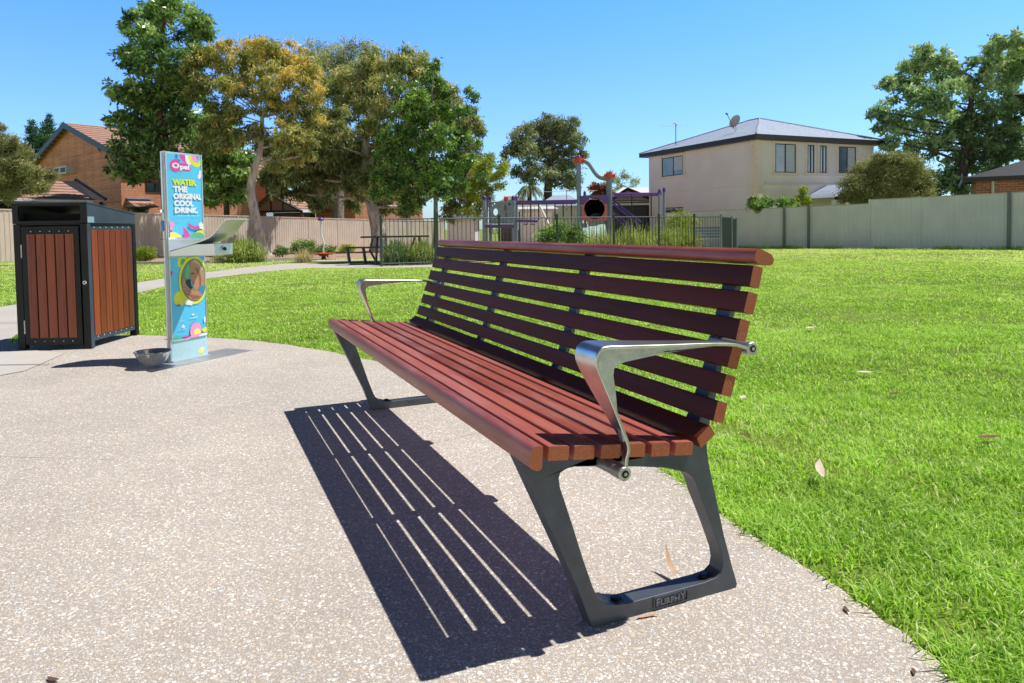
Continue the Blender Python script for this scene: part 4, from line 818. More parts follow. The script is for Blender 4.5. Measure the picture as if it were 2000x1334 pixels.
tree('gum_tree', 'green crowned gum showing above the bronze gum', 'tree', 42, [(660, 500, .4), (660, 300, .3), (662, 200, .2), (665, 130, .1)],
     [(618, 98, 26), (600, 110, 22), (645, 108, 30), (672, 98, 26), (700, 92, 24), (725, 100, 22), (640, 150, 40), (690, 140, 40), (620, 180, 36), (650, 130, 34)],
     14000, .17, .24, 'lf_grey', 'bark_grey', .8, tintf=zt(5, 12, .15))
tree('young_ash_tree', 'fresh green young tree growing behind the playground fence corner', 'tree', 19.6, [(850, 520, .075), (851, 430, .065), (850, 370, .055), (846, 300, .045), (843, 220, .035), (846, 140, .018)],
     [(846, 128, 16), (838, 158, 24), (862, 180, 26), (815, 185, 26), (790, 215, 26), (830, 220, 36), (870, 225, 28), (925, 190, 13), (905, 215, 16), (922, 215, 12), (770, 265, 30), (815, 275, 38), (865, 270, 34), (900, 265, 22), (750, 305, 22), (790, 325, 36), (840, 330, 40), (885, 320, 32), (920, 312, 16), (765, 360, 30), (815, 375, 32), (865, 370, 30), (740, 345, 20), (735, 380, 16), (800, 400, 22), (905, 365, 18), (940, 345, 14), (915, 175, 9), (935, 280, 9), (780, 175, 10)],
     24000, .105, .42, 'lf_bright', 'bark_grey', .2, clump=.17, limb=.010, fill=.3, nclump=38)
tree('yellow_green_tree', 'small yellow green tree beside the playground panel', 'tree', 33, [(950, 495, .10), (950, 420, .08), (952, 360, .05)],
     [(948, 318, 22), (970, 335, 20), (985, 322, 12), (935, 345, 22), (965, 360, 22), (940, 385, 22), (925, 410, 20), (920, 365, 20)], 9000, .12, .4, 'lf_yel', 'bark_grey')
tree('gum_tree', 'distant grey green gum tree standing behind the playground', 'tree', 62, [(1068, 470, .45), (1070, 380, .38), (1075, 320, .28), (1078, 260, .15)],
     [(1045, 248, 26), (1080, 240, 24), (1110, 252, 26), (1020, 265, 24), (1055, 275, 30), (1100, 280, 30), (1128, 275, 18), (1000, 290, 18), (1030, 300, 24), (1080, 310, 30), (1115, 315, 24), (990, 300, 12), (1045, 340, 26), (1090, 345, 28), (1120, 350, 20), (1010, 335, 14), (1140, 300, 10)],
     30000, .28, .28, 'lf_grey', 'bark_dark', .9, clump=.25, limb=.05, tintf=zt(4, 14, .12, -.12))
tree('gum_tree', 'dark distant treetop seen between the white trunk and the carport', 'tree', 64, [(512, 470, .3), (512, 400, .2), (512, 370, .1)], [(500, 365, 20), (520, 380, 18), (540, 365, 20), (515, 345, 16), (560, 385, 14), (490, 395, 14)], 7000, .28, .3, 'lf_grey', 'bark_dark', .5, tintf=lambda P, q: -.25+0*P[:, 0])
tree('wispy_tree', 'pale feathery treetop behind the neighbouring roofs', 'tree', 70, [(1213, 460, .2), (1213, 400, .15), (1213, 360, .08)],
     [(1200, 350, 13), (1222, 342, 12), (1240, 355, 10), (1210, 370, 14), (1185, 362, 10), (1190, 338, 6), (1232, 372, 10)], 2600, .24, .22, 'lf_grey', 'bark_grey', .5, fill=.2, tintf=lambda P, q: .25+0*P[:, 0])
tree('flowering_tree', 'small tree with red blossom behind the tube slide', 'tree', 55, [(1168, 460, .12), (1168, 400, .1), (1168, 375, .06)], [(1160, 365, 11), (1178, 370, 10), (1168, 382, 12), (1190, 380, 10)], 2500, .2, .35, 'lf_redf', 'bark_dark')
tree('plane_tree', 'large leafy tree at the right edge behind the fence and olive bush', 'tree', 42, [(1872, 480, .35), (1875, 400, .3), (1885, 300, .24), (1895, 220, .17), (1900, 150, .08)],
     [(1790, 125, 30), (1805, 100, 18), (1830, 110, 26), (1850, 135, 30), (1770, 155, 24), (1735, 165, 18), (1790, 180, 36), (1720, 215, 20), (1745, 235, 26), (1790, 235, 36), (1845, 195, 42), (1900, 170, 36), (1930, 125, 34), (1945, 85, 22), (1985, 85, 26), (1975, 130, 36), (2010, 120, 40), (1950, 195, 44), (1905, 235, 42), (1850, 260, 44), (1800, 290, 36), (1740, 275, 22), (1995, 215, 40), (1960, 260, 44), (1905, 300, 44), (1860, 330, 36), (1960, 320, 40), (1840, 370, 26), (1885, 370, 30), (1712, 250, 10), (2010, 290, 34), (1745, 195, 14), (1700, 225, 9)],
     40000, .28, .40, 'lf_euc', 'bark_dark', .2, clump=.17, limb=.03, fill=.25, nclump=26, tintf=zt(3, 11, .30, -.14))
tree('olive_bush', 'rounded olive green bush leaning over the right fence', 'bush', 33, [(1735, 470, .10), (1735, 400, .08), (1735, 360, .05)],
     [(1735, 325, 30), (1700, 340, 30), (1770, 325, 28), (1670, 365, 24), (1735, 365, 42), (1790, 345, 26), (1805, 370, 18), (1775, 375, 34), (1690, 378, 28), (1655, 385, 14), (1720, 312, 16), (1755, 308, 14)],
     60000, .11, .30, 'lf_olive', 'bark_dark', .2, clump=.32, fill=.6, nclump=30)
tree('feathery_tree', 'soft olive green tree at the left edge in front of the tiled garage roof', 'tree', 21, [(-30, 520, .14), (-20, 430, .12), (-5, 370, .09), (10, 320, .05)],
     [(5, 275, 22), (30, 285, 20), (-10, 310, 26), (30, 318, 26), (60, 335, 20), (90, 345, 16), (10, 350, 28), (50, 360, 22), (80, 362, 14), (20, 380, 18), (-5, 250, 12), (105, 342, 7), (50, 305, 14)],
     30000, .10, .2, 'lf_olive', 'bark_grey', .3, clump=.33, fill=.3, tintf=lambda P, q: .05+0*P[:, 0])
tree('conifer', 'dark pointed conifers behind the brick house gable', 'tree', 58, [(92, 470, .3), (92, 350, .22), (92, 225, .04)],
     [(96, 226, 4), (95, 236, 7), (94, 248, 11), (90, 262, 15), (92, 280, 19), (62, 240, 6), (62, 254, 10), (64, 272, 14), (118, 260, 8), (116, 275, 11), (125, 245, 4), (75, 300, 22), (110, 300, 18), (60, 320, 24), (95, 325, 24), (45, 290, 10)],
     14000, .24, .25, 'lf_con', 'bark_dark', -.4, clump=.3, limb=.03, fill=.3, depthk=.5)
# crown behind the bench side fence
def shrub(name, label, cat, px, pybase, D, wpx, hpx, n, size, asp, mat, group=None, droop=0, blobs=9, tintf=None):
    B = []; r = min(wpx*.5, hpx)*.45
    for i in range(blobs):
        a = random.uniform(-1, 1); hh = random.uniform(.25, .95)*math.sqrt(max(.1, 1-a*a*.6)); B.append((px+a*(wpx/2-r*.7), pybase-hh*(hpx-r*.5), r*random.uniform(.75, 1.1)))
    return tree(name, label, cat, D, [(px, pybase, .03), (px, pybase-hpx*.3, .02), (px, pybase-hpx*.5, .012)], B, n, size, asp, mat, 'bark_dark', droop, group, limb=.006, nclump=14, clump=.35, tintf=tintf)
shrub('shrub', 'light green shrub against the tan fence behind the litter bin', 'shrub', 272, 513, 21.0, 60, 42, 5000, .06, .3, 'lf_yel')
shrub('shrub', 'rounded green shrub at the fence behind the spinner pole', 'shrub', 592, 498, 25, 52, 40, 4500, .07, .3, 'lf_bright')
shrub('shrub', 'low dark shrub at the foot of the fence beside the white trunk', 'shrub', 552, 500, 26, 36, 20, 1800, .07, .3, 'lf_dark')
shrub('shrub', 'small leafy shrub right of the spinner pole', 'shrub', 640, 497, 25, 46, 22, 2200, .07, .35, 'lf_bright')
shrub('shrub', 'sparse shrub between the spinner and the picnic bench', 'shrub', 680, 495, 26, 36, 18, 1500, .08, .2, 'lf_yel')
shrub('shrub', 'leafy white flecked shrub growing in front of the monkey bars', 'shrub', 1098, 508, 19.7, 92, 98, 15000, .065, .34, 'lf_bright', blobs=18, tintf=lambda P, q: .12+0*P[:, 0])
shrub('shrub', 'fine green bush by the playground fence corner under the cream house', 'shrub', 1325, 462, 31, 90, 55, 7000, .10, .2, 'lf_yel', blobs=12)
shrub('climbing_plant', 'green creeper spilling over the right fence', 'plant', 1508, 412, 30.0, 105, 28, 6000, .09, .5, 'lf_bright', blobs=12)
shrub('dwarf_conifer', 'small upright golden green conifer at the porch', 'shrub', 1568, 415, 31.5, 32, 54, 4000, .09, .3, 'lf_yel', blobs=9)
def tuft(name, label, px, py, D, wpx, hpx, n, mat='lf_strap', wid=.012, group=None, spread=.5, cat='plant'):
    base = at(px, py, D); base[2] = float(gz(base[0], base[1])); root = empty(name, tuple(base)); tag(root, label, cat, group)
    W = wpx/FPX*D; H = hpx/FPX*D; V = []; t = []
    bx = RNG.normal(0, W*.14, (n, 2)); az = RNG.random(n)*2*PI; ln = H*(.6+.6*RNG.random(n)); el = RNG.random(n)**.8*spread+.06; out = W*.5*el*1.2
    for i in range(n):
        d = np.array([math.cos(az[i]), math.sin(az[i])]); p = np.array([bx[i, 0], bx[i, 1], 0]); q = np.array([-d[1], d[0], 0])*wid*.5; pr = p; hh = ln[i]*(1-.55*el[i]); K = 4; prev = p
        tt = np.clip(random.gauss(.45, .2), 0, 1)
        for k in range(1, K+1):
            s = k/K; c = p+np.array([d[0]*out[i]*s**1.3, d[1]*out[i]*s**1.3, hh*(s*1.6-.75*s*s*(1+el[i]*.7))]); w0 = 1-(k-1)/K*.5; w1 = (1-s*.5) if k < K else .05
            V.append([prev-q*w0, prev+q*w0, c+q*w1, c-q*w1]); t.append(tt+.1*s); prev = c
    fast_mesh('foliage', np.array(V), 4, mat, root, np.clip(np.array(t), 0, 1)); return root
tuft('strap_leaf_plant', 'big clump of pale arching strap leaves at the foot of the white trunked gum', 477, 517, 20.6, 92, 66, 1300, wid=.020, spread=.85)
tuft('strap_leaf_plant', 'small strap leaf clump just right of the fountain', 425, 517, 20.6, 46, 24, 220, wid=.016, spread=.8)
tuft('dry_grass_tuft', 'straw coloured dry grass tuft in the mulch beside the path', 594, 516, 20.0, 62, 42, 420, 'lf_dry', .008, spread=.9)
tuft('strap_leaf_plant', 'large dark strap leaf clump at the playground fence beside the picnic table', 775, 520, 17.9, 74, 62, 1500, 'lf_strapd', .018, spread=.7)
tuft('strap_leaf_plant', 'pale flecked strap leaf clump behind the fence left of the bench top', 824, 520, 18.1, 70, 60, 1300, 'lf_strap', .016, spread=.7)
k = 0
GL = 'strap leaf grasses along the playground fence'
for px in (880, 915, 948, 985, 1015, 1042, 1150, 1172, 1190, 1210, 1232, 1250, 1268, 1288, 1306, 1326, 1344):
    D = 18.4+(px-880)/460*2.9+random.uniform(.15, .5); h = random.uniform(62, 92) if px > 1140 else random.uniform(38, 54)
    tuft('ornamental_grass', 'low pale grass clump behind the picket fence, left of the leafy shrub' if px < 1100 else 'tall yellow green grass clump behind the picket fence, right of the leafy shrub', px, 500, D, 80 if px > 1140 else 56, h, 420, wid=.015, group=GL+(' left' if px < 1100 else ' right'), spread=.7)
# palm far behind
def palm(px, py, D, s):
    b_ = at(px, py, D); g0 = float(gz(b_[0], b_[1])); root = empty('palm', (b_[0], b_[1], g0)); tag(root, 'feathery palm in front of the distant gum tree', 'palm'); mb = MB(); H = b_[2]-g0; mb.tube([(0, 0, -.1), (0, 0, H*.5), (0, 0, H)], [.25, .2, .16], 8); mb.build('trunk', 'bark_dark', root)
    V = []; t = []
    for i in range(26):
        az = 2*PI*i/26+random.uniform(-.1, .1); el = random.uniform(.1, 1.0); L = s*random.uniform(.8, 1.1); prev = None; d = np.array([math.cos(az), math.sin(az), 0]); side = np.array([-d[1], d[0], 0])
        for k_ in range(14):
            u = k_/13; c = np.array([0, 0, H])+d*L*u*(.6+.4*(1-el))+np.array([0, 0, L*(el*u*.9-.95*u*u)])
            if prev is not None:
                for sd_ in (-1, 1):
                    tip = c+side*sd_*L*.22*(1-.6*u)+np.array([0, 0, -.14*L]); V.append([prev, c, tip, tip-(c-prev)*.2]); t.append(random.uniform(.2, .8))
            prev = c
    fast_mesh('fronds', np.array(V), 4, 'lf_gum', root, np.array(t)*.3)
palm(1034, 368, 56, 1.5)

# ------------------------------------------------------------------ houses
def wallbox(root, name, o, d, length, z0, z1, mat, thick=.25, t0=0.0):
    """wall slab starting at o along d"""
    d = np.array([d[0], d[1], 0.]); n_ = np.array([-d[1], d[0], 0])  # inwards (left of d)
    mb = MB(); mb.obox(np.array([o[0], o[1], z0])+d*t0, d*length, n_*thick, (0, 0, z1-z0)); return mb.build(name, mat, root)
def window(root, o, d, n_out, a0, a1, z0, z1, mull=(.5,), blind=None, glass='glass', surround=None, fr='frame'):
    d = np.array([d[0], d[1], 0.]); n_ = np.array([n_out[0], n_out[1], 0.]); P = lambda a, z, e: np.array([o[0], o[1], 0])+d*a+n_*e+np.array([0, 0, z])
    w = .05; mb = MB()
    for (b0_, b1_, c0, c1) in ((a0, a1, z0, z0+w), (a0, a1, z1-w, z1), (a0, a0+w, z0+w, z1-w), (a1-w, a1, z0+w, z1-w))+tuple((a0+(a1-a0)*m-.03, a0+(a1-a0)*m+.03, z0+w, z1-w) for m in mull):
        mb.obox(P(b0_, c0, .0), d*(b1_-b0_), n_*.045, (0, 0, c1-c0))
    wn = mb.build('window', fr, root)
    mb = MB(); mb.obox(P(a0+w*.5, z0+w*.5, .0), d*(a1-a0-w), n_*.018, (0, 0, z1-z0-w)); mb.build('pane', glass, wn)
    if blind:
        mb = MB(); mb.obox(P(a0+(a1-a0)*blind[0], z0+(z1-z0)*blind[2], .020), d*((a1-a0)*(blind[1]-blind[0])), n_*.006, (0, 0, (z1-z0)*(.97-blind[2]))); mb.build('blind', 'blind', wn)
    if surround:
        s = .16; mb = MB()
        for (b0_, b1_, c0, c1, e) in ((a0-s, a0, z0, z1+s, .05), (a1, a1+s, z0, z1+s, .05), (a0, a1, z1, z1+s, .048), (a0-s-.05, a1+s+.05, z0-.16, z0, .11)):
            mb.obox(P(b0_, c0, .0), d*(b1_-b0_), n_*e, (0, 0, c1-c0))
        mb.build('surround', surround, wn)
    return wn
# cream two storey house
K = at(1478, 436, 38.0); K = np.array([K[0], K[1]]); dl = np.array([-.415, .910]); dr = np.array([.910, .415]); LL, LR, EZ = wall_at(1267.5, 350, K, dl)[0], wall_at(1705, 350, K, dr)[0], 5.50
g0 = -.30
ch = empty('rendered_house', (K[0], K[1], g0)); tag(ch, 'two storey cream rendered house with a blue grey steel hip roof behind the right fence', 'house')
Kz = np.array([0., 0.])
mb = MB(); c_ = [Kz, Kz+dr*LR, Kz+dr*LR+dl*LL, Kz+dl*LL]
mb.add([(*p, z) for z in (0, EZ-g0) for p in c_], [(0, 1, 5, 4), (1, 2, 6, 5), (2, 3, 7, 6), (3, 0, 4, 7), (4, 5, 6, 7)]); mb.build('wall', 'render', ch)
ov = .45; cc = [Kz-dr*ov-dl*ov, Kz+dr*(LR+ov)-dl*ov, Kz+dr*(LR+ov)+dl*(LL+ov), Kz-dr*ov+dl*(LL+ov)]; RZ = 7.35-g0; e0 = EZ-g0+.12
r0 = Kz+dr*LR/2+dl*(LR/2); r1 = Kz+dr*LR/2+dl*(LL-LR/2)
mb = MB(); mb.add([(*p, e0) for p in cc]+[(*r0, RZ), (*r1, RZ)], [(0, 1, 4), (1, 2, 5, 4), (2, 3, 5), (3, 0, 4, 5)]); rf_ = mb.build('roof', 'steelroof', ch)
mb = MB(); mb.add([(*p, z) for z in (EZ-g0-.13, e0-.004) for p in cc], [(0, 1, 5, 4), (1, 2, 6, 5), (2, 3, 7, 6), (3, 0, 4, 7), (3, 2, 1, 0)]); mb.build('fascia', 'fascia', rf_)
mb = MB()
for a in range(4):
    mb.tube([(*cc[a], e0+.02), (*(r0 if a in (0, 1) else r1), RZ+.02)], .05, 6)
mb.tube([(*r0, RZ+.02), (*r1, RZ+.02)], .05, 6); mb.build('ridge_cap', 'steelroof', rf_)
mb = MB(); nf = np.array([dr[1], -dr[0]]); nl_ = -dr
zz = 0.0
while zz < EZ-g0-.3:
    mb.obox(np.array([*(nl_*.04+nf*.04), zz]), (*(dr*.42), 0), (*(dl*.04*1), 0), (0, 0, .36)); mb.obox(np.array([*(nl_*.04+nf*.0), zz]), (*(dl*.40), 0), (*(dr*.04), 0), (0, 0, .36)); zz += .41
mb.build('quoin', 'quoin', ch, fix=True)
mb = MB(); s0, zb = wall_at(1700, 358, K, dr); mb.obox(np.array([*(dr*.45+nf*.06), 2.95-g0]), (*(dr*(LR-.45)), 0), (*(-nf*.06), 0), (0, 0, .14)); mb.obox(np.array([*(dl*.45+nl_*.03), 2.95-g0]), (*(dl*(LL-.45)), 0), (*(-nl_*.03), 0), (0, 0, .06)); mb.build('band_course', 'quoin', ch, fix=True)
for (xa, ya, xb, yb, ml, bl) in ((1513, 280, 1553, 338, (.5,), (.5, .95, .05)), (1576, 283, 1589, 338, (.5,), None), (1600, 284, 1613, 338, (.5,), None), (1637, 286, 1670, 339, (.5,), (.5, .95, .05))):
    a0, z1 = wall_at(xa, ya, K, dr); a1, z0 = wall_at(xb, yb, K, dr); window(ch, (0, 0), dr, nf, a0, a1, z0-g0, z1-g0, ml, bl, 'glassb', 'quoin')
a0, z1 = wall_at(1335, 303, K, dl); a1, z0 = wall_at(1294, 346, K, dl); window(ch, (0, 0), dl, nl_, a0, a1, z0-g0, z1-g0, (.45,), (.03, .45, .28), 'glassb', 'quoin')
a0, z1 = wall_at(1335, 404, K, dl); a1, z0 = wall_at(1298, 420, K, dl); window(ch, (0, 0), dl, nl_, a0, a1, z0-g0, z1-g0, (.5,), None, 'glass', 'quoin')
# porch with little gable
a0, z1 = wall_at(1572, 362, K, dr); a1, _z = wall_at(1650, 362, K, dr); zE = 2.25-g0; zT = z1-g0; am = (a0+a1)/2; dp = 2.0
po = MB(); A = lambda a, e, z: (*(dr*a+nf*e), z)
po.add([A(a0-.2, .0, zE), A(a0-.2, dp+.2, zE), A(am, dp+.2, zT), A(am, .0, zT), A(a1+.2, .0, zE), A(a1+.2, dp+.2, zE)], [(0, 1, 2, 3), (3, 2, 5, 4)]); porch = po.build('porch_roof', 'steelroof', ch)
mb = MB(); mb.add([A(a0, dp, zE), A(a1, dp, zE), A(am, dp, zT-.12)], [(0, 1, 2)]); mb.build('porch_gable', 'render', porch)
mb = MB()
for q in (a0+.1, a1-.4): mb.obox(np.array(A(q, dp-.3, 0)), (*(dr*.3), 0), (*(nf*.3), 0), (0, 0, zE-.12))
mb.build('porch_column', 'white', porch, fix=True)
mb = MB(); mb.obox(np.array(A(a0-.25, dp+.21, zE-.14)), (*(dr*(a1-a0+.5)), 0), (*(nf*.05), 0), (0, 0, .14)); mb.tube([A(a0-.25, dp+.23, zE), A(am, dp+.23, zT+.03), A(a1+.25, dp+.23, zE)], .06, 4); mb.build('porch_fascia', 'fascia', porch, fix=True)
mb = MB(); mb.tube([A(LR-.1, .06, .3), A(LR-.1, .06, EZ-g0)], .05, 8); mb.tube([(*(dl*.35+nl_*.06), .3), (*(dl*.35+nl_*.06), EZ-g0)], .05, 8); mb.build('downpipe', 'quoin', ch)
# satellite dish and aerials
P = at(1436, 262, 41.2)
sd_ = empty('satellite_dish', (P[0], P[1], P[2])); tag(sd_, 'white satellite dish on the cream house roof', 'satellite dish')
mb = MB(); mb.tube([(0, 0, -.25), (.05, 0, .35), (.0, 0, .75)], .03, 8); mb.build('mast', 'acwhite', sd_)
nrm = np.array([-.75, -.45, .35]); nrm /= np.linalg.norm(nrm); ax1 = np.cross(nrm, (0, 0, 1)); ax1 /= np.linalg.norm(ax1); ax2 = np.cross(nrm, ax1); vs = []
for i in range(7):
    rr_ = .38*i/6
    for j in range(24): vs.append(np.array([0, 0, .72])+ax1*rr_*math.cos(2*PI*j/24)+ax2*rr_*1.05*math.sin(2*PI*j/24)+nrm*(rr_**2*.35))
mb = MB(); mb.add(vs, [(i*24+j, i*24+(j+1) % 24, (i+1)*24+(j+1) % 24, (i+1)*24+j) for i in range(6) for j in range(24)]); mb.build('reflector', 'acwhite', sd_, smooth=60)
mb = MB(); mb.tube([np.array([0, 0, .25])+nrm*.1, np.array([0, 0, .72])+nrm*.75-ax2*.1], .018, 6); mb.tube([np.array([0, 0, .72])+nrm*.72-ax2*.1, np.array([0, 0, .72])+nrm*.85-ax2*.1], .05, 8); mb.build('feed_arm', 'grille', sd_)
def aerial(px, py, D, hpx, wpx, label):
    P = at(px, py, D); s = D/FPX; root = empty('tv_aerial', tuple(P)); tag(root, label, 'aerial'); mb = MB(); mb.tube([(0, 0, 0), (0, 0, hpx*s)], .025, 6); mb.build('mast', 'grille', root)
    mb = MB(); z = hpx*s*.86; w = wpx*s; mb.tube([(-w*.5, 0, z), (w*.55, .3, z+.05)], .015, 5)
    for k_ in range(9):
        x = -w*.45+k_*w*.115; mb.tube([(x, -.35+.02*k_, z+.02), (x+.1, .35-.02*k_, z+.02)], .009, 4)
    mb.tube([(-.15, -.2, z+.12), (.15, .2, z+.12)], .05, 5); mb.build('boom', 'acwhite', root)
aerial(1320, 286, 45, 46, 62, 'thin television aerial above the cream house roof')
aerial(1107, 412, 52, 44, 110, 'wide television aerial over the blue grey roof behind the playground')

# brick gable house on the left
A0 = at(240, 457, 36.0); A0 = np.array([A0[0], A0[1]]); d1 = np.array([-.775, .632]); d2 = np.array([.632, .775]); W1, W2, ZE, ZA = 12.5, 7.6, 4.95, 6.95; g1 = -.2
bh = empty('brick_house', (A0[0], A0[1], g1)); tag(bh, 'two storey orange brick house with a tiled gable roof behind the tallest tree', 'house')
O2 = np.array([0., 0.]); e = ZE-g1; ap = ZA-g1
mb = MB(); pts = [(*O2, 0), (*(d1*W1), 0), (*(d1*W1), e), (*(d1*W1/2), ap), (*O2, e)]
mb.add(pts, [(0, 4, 3, 2, 1)]); mb.add([(*O2, 0), (*(d2*W2), 0), (*(d2*W2), e), (*O2, e)], [(0, 1, 2, 3)]); mb.add([(*(d2*W2), 0), (*(d2*W2+d1*W1), 0), (*(d2*W2+d1*W1), e), (*(d2*W2+d1*W1/2), ap), (*(d2*W2), e)], [(0, 1, 2, 3, 4)]); mb.build('wall', 'brick', bh)
for zb in (.20+2.45, 2.45-1.2):
    mb = MB(); mb.obox(np.array([*(-d2*.012), zb-g1-.2]), (*(d1*W1), 0), (*(-d2*.01), 0), (0, 0, .08)); mb.build('brick_band', 'brick2', bh, fix=True)
oh = .35; sl = (ap-e)/(W1/2); mb = MB()
mb.add([(*(-d2*oh-d1*.5), e+.10-sl*.5), (*(d2*(W2+oh)-d1*.5), e+.10-sl*.5), (*(d2*(W2+oh)+d1*W1/2), ap+.12), (*(-d2*oh+d1*W1/2), ap+.12), (*(d2*(W2+oh)+d1*(W1+.5)), e+.10-sl*.5), (*(-d2*oh+d1*(W1+.5)), e+.10-sl*.5)], [(0, 1, 2, 3), (3, 2, 4, 5)]); rr1 = mb.build('roof', 'tiles', bh)
mb = MB()
for (s0, s1, za, zb) in ((-.5, W1/2, e+.09-sl*.5, ap+.11), (W1+.5, W1/2, e+.09-sl*.5, ap+.11)):
    a = np.array([*(-d2*(oh+.03)+d1*s0), za]); b_ = np.array([*(-d2*(oh+.03)+d1*s1), zb]); mb.obox(a+np.array([0, 0, -.30]), b_-a, (*(d2*.04), 0), (0, 0, .32))
mb.build('barge_board', 'bargeb', rr1, fix=True)
P0, z0 = wall_at(147, 337, A0, d1); P1, _ = wall_at(121, 337, A0, d1); mb = MB(); ac_z = wall_at(135, 341, A0, d1)[1]-g1; ac_h = .42
mb.obox(np.array([*(d1*P0-d2*.45), ac_z]), (*(d1*(P1-P0)), 0), (*(d2*.45), 0), (0, 0, ac_h)); ac = mb.build('air_conditioner', 'acwhite', bh, fix=True)
for k_ in range(2):
    mb = MB(); mb.obox(np.array([*(d1*(P0+(P1-P0)*(.06+.5*k_))-d2*.455), ac_z+.08]), (*(d1*(P1-P0)*.36), 0), (*(-d2*.006), 0), (0, 0, ac_h-.16)); mb.build('grille', 'grille', ac, fix=True)
nfr = np.array([d2[1], -d2[0]])
a0, z1 = wall_at(284, 352, A0, d2); a1, z0 = wall_at(322, 376, A0, d2); window(bh, (0, 0), d2, nfr, a0, a1, z0-g1, z1-g1, (.5,), None, 'glass')
mb = MB(); a0, z1 = wall_at(246, 389, A0, d2); a1, z0 = wall_at(292, 389, A0, d2); z1 -= g1
mb.add([(*(d2*a0), z1), (*(d2*a1), z1), (*(d2*a1+nfr*1.1), z1-.42), (*(d2*a0+nfr*1.1), z1-.42), (*(d2*a0), z1-.45), (*(d2*a1), z1-.45)], [(0, 3, 2, 1), (0, 4, 3), (1, 2, 5), (4, 5, 2, 3)]); aw = mb.build('awning', 'tiles', bh)
mb = MB(); mb.obox(np.array([*(d2*(a0-.02)), z1+.0]), (*(d2*(a1-a0+.04)), 0), (*(nfr*.2), 0), (0, 0, .06)); mb.build('flashing', 'steelroof', aw, fix=True)
mb = MB(); mb.obox(np.array([*(d2*(a0+.1)+nfr*.01), .2]), (*(d2*(a1-a0-.2)), 0), (*(nfr*.03), 0), (0, 0, z1-.65)); mb.build('window', 'glass', bh, fix=True)
# garage with tiled hip roof in front of the gable
C = at(182, 391, 31.0); G0 = np.array([C[0], C[1]]); gg = empty('garage', (G0[0], G0[1], -.13)); tag(gg, 'low garage with brown tiled hip roof behind the litter bin', 'garage'); ez = C[2]+.13
rel = lambda p: np.array([p[0]-G0[0], p[1]-G0[1], p[2]+.13])
cL = np.array([*(-d2*7.5), ez]); cR = np.array([0, 0, ez]); rR = rel(at(120, 354, 34.5)); rL = rR+np.array([*(-d2*6.0), 0]); sR = rel(at(148, 353, 35.2)); sE = rel(at(206, 391, 34.4))
mb = MB(); mb.add([cL, cR, rR, rL], [(0, 1, 2, 3)]); grf = mb.build('roof', 'tiles', gg)
mb = MB(); mb.add([cR, sE, sR, rR], [(0, 1, 2, 3)]); mb.tube([sE+np.array([0, 0, .05]), sR+np.array([0, 0, .05])], .10, 6); mb.build('dark_slope', 'darktile', grf)  # this slope takes the dark roof colour instead of brown tiles
mb = MB(); mb.obox(cL-np.array([0, 0, .10]), cR-cL, (*(d1*.04), 0), (0, 0, .09)); mb.build('gutter', 'acwhite', grf, fix=True)
mb = MB(); mb.obox(np.array([*(-d2*7.3+d1*.5), 0]), (*(d2*7.1), 0), (*(d1*.2), 0), (0, 0, ez-.05)); mb.build('wall', 'hole', gg, fix=True)  # both garage walls near black, the eave shadow put into their colour
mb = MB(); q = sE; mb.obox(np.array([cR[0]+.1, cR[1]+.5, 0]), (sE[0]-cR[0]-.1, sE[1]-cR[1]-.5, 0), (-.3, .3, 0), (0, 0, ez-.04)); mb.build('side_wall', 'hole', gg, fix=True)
mb = MB(); mb.obox(np.array([*(-d2*7.5+d1*.45), 0]), (*(d2*3.6), 0), (*(-d1*.04), 0), (0, 0, 2.0)); mb.build('brick_pier', 'brick', gg, fix=True)
# second brick house behind the broad gum
B0 = at(694, 450, 46.0); B0 = np.array([B0[0], B0[1]]); b2 = empty('brick_house', (B0[0], B0[1], -.3)); tag(b2, 'orange brick house glimpsed behind the broad gum, right of the carport gable', 'house')
mb = MB(); hB = 5.6; mb.add([(*(d1*4.2), 0), (0, 0, 0), (0, 0, hB), (*(d1*4.2), hB), (*(d2*6), 0), (*(d2*6), hB)], [(0, 1, 2, 3), (1, 4, 5, 2)]); mb.build('wall', 'brick', b2)
mb = MB(); mb.add([(*(d1*4.7-d2*.4), hB), (*(-d1*.4-d2*.4), hB), (*(-d1*.4+d2*6.4), hB), (*(d1*2.1+d2*6.4), hB+1.4), (*(d1*2.1-d2*.4), hB+1.4), (*(d1*4.7+d2*6.4), hB)], [(1, 2, 3, 4), (0, 4, 3, 5), (0, 1, 4)]); mb.build('roof', 'tiles', b2)
mb = MB(); mb.obox(np.array([*(-d2*.02), 2.4]), (*(d1*4.2), 0), (*(-d2*.01), 0), (0, 0, .09)); mb.build('brick_band', 'brick2', b2, fix=True)
# third brick wall segment between the trees, behind the sign
B3 = at(398, 455, 44.0); b3 = empty('brick_house', (B3[0], B3[1], -.3)); tag(b3, 'orange brick unit visible between the low green tree and the white trunk', 'house')
mb = MB(); mb.add([(0, 0, 0), (3.7, .6, 0), (3.7, .6, 4.6), (0, 0, 4.6)], [(0, 1, 2, 3)]); mb.build('wall', 'brick', b3)
mb = MB(); mb.add([(-.4, -.5, 4.5), (4.0, .1, 4.5), (3.2, 3, 6.0), (.2, 2.6, 6.0)], [(0, 1, 2, 3)]); mb.build('roof', 'tiles', b3)
mb = MB(); mb.add([(1.9, -.6, 1.85), (3.6, -.4, 1.85), (3.6, .5, 2.35), (1.9, .2, 2.35)], [(0, 1, 2, 3)]); mb.build('awning', 'tiles', b3)
mb = MB(); mb.tube([(1.72, .1, 0), (1.72, .1, 4.5)], .05, 6); mb.build('downpipe', 'frame', b3)
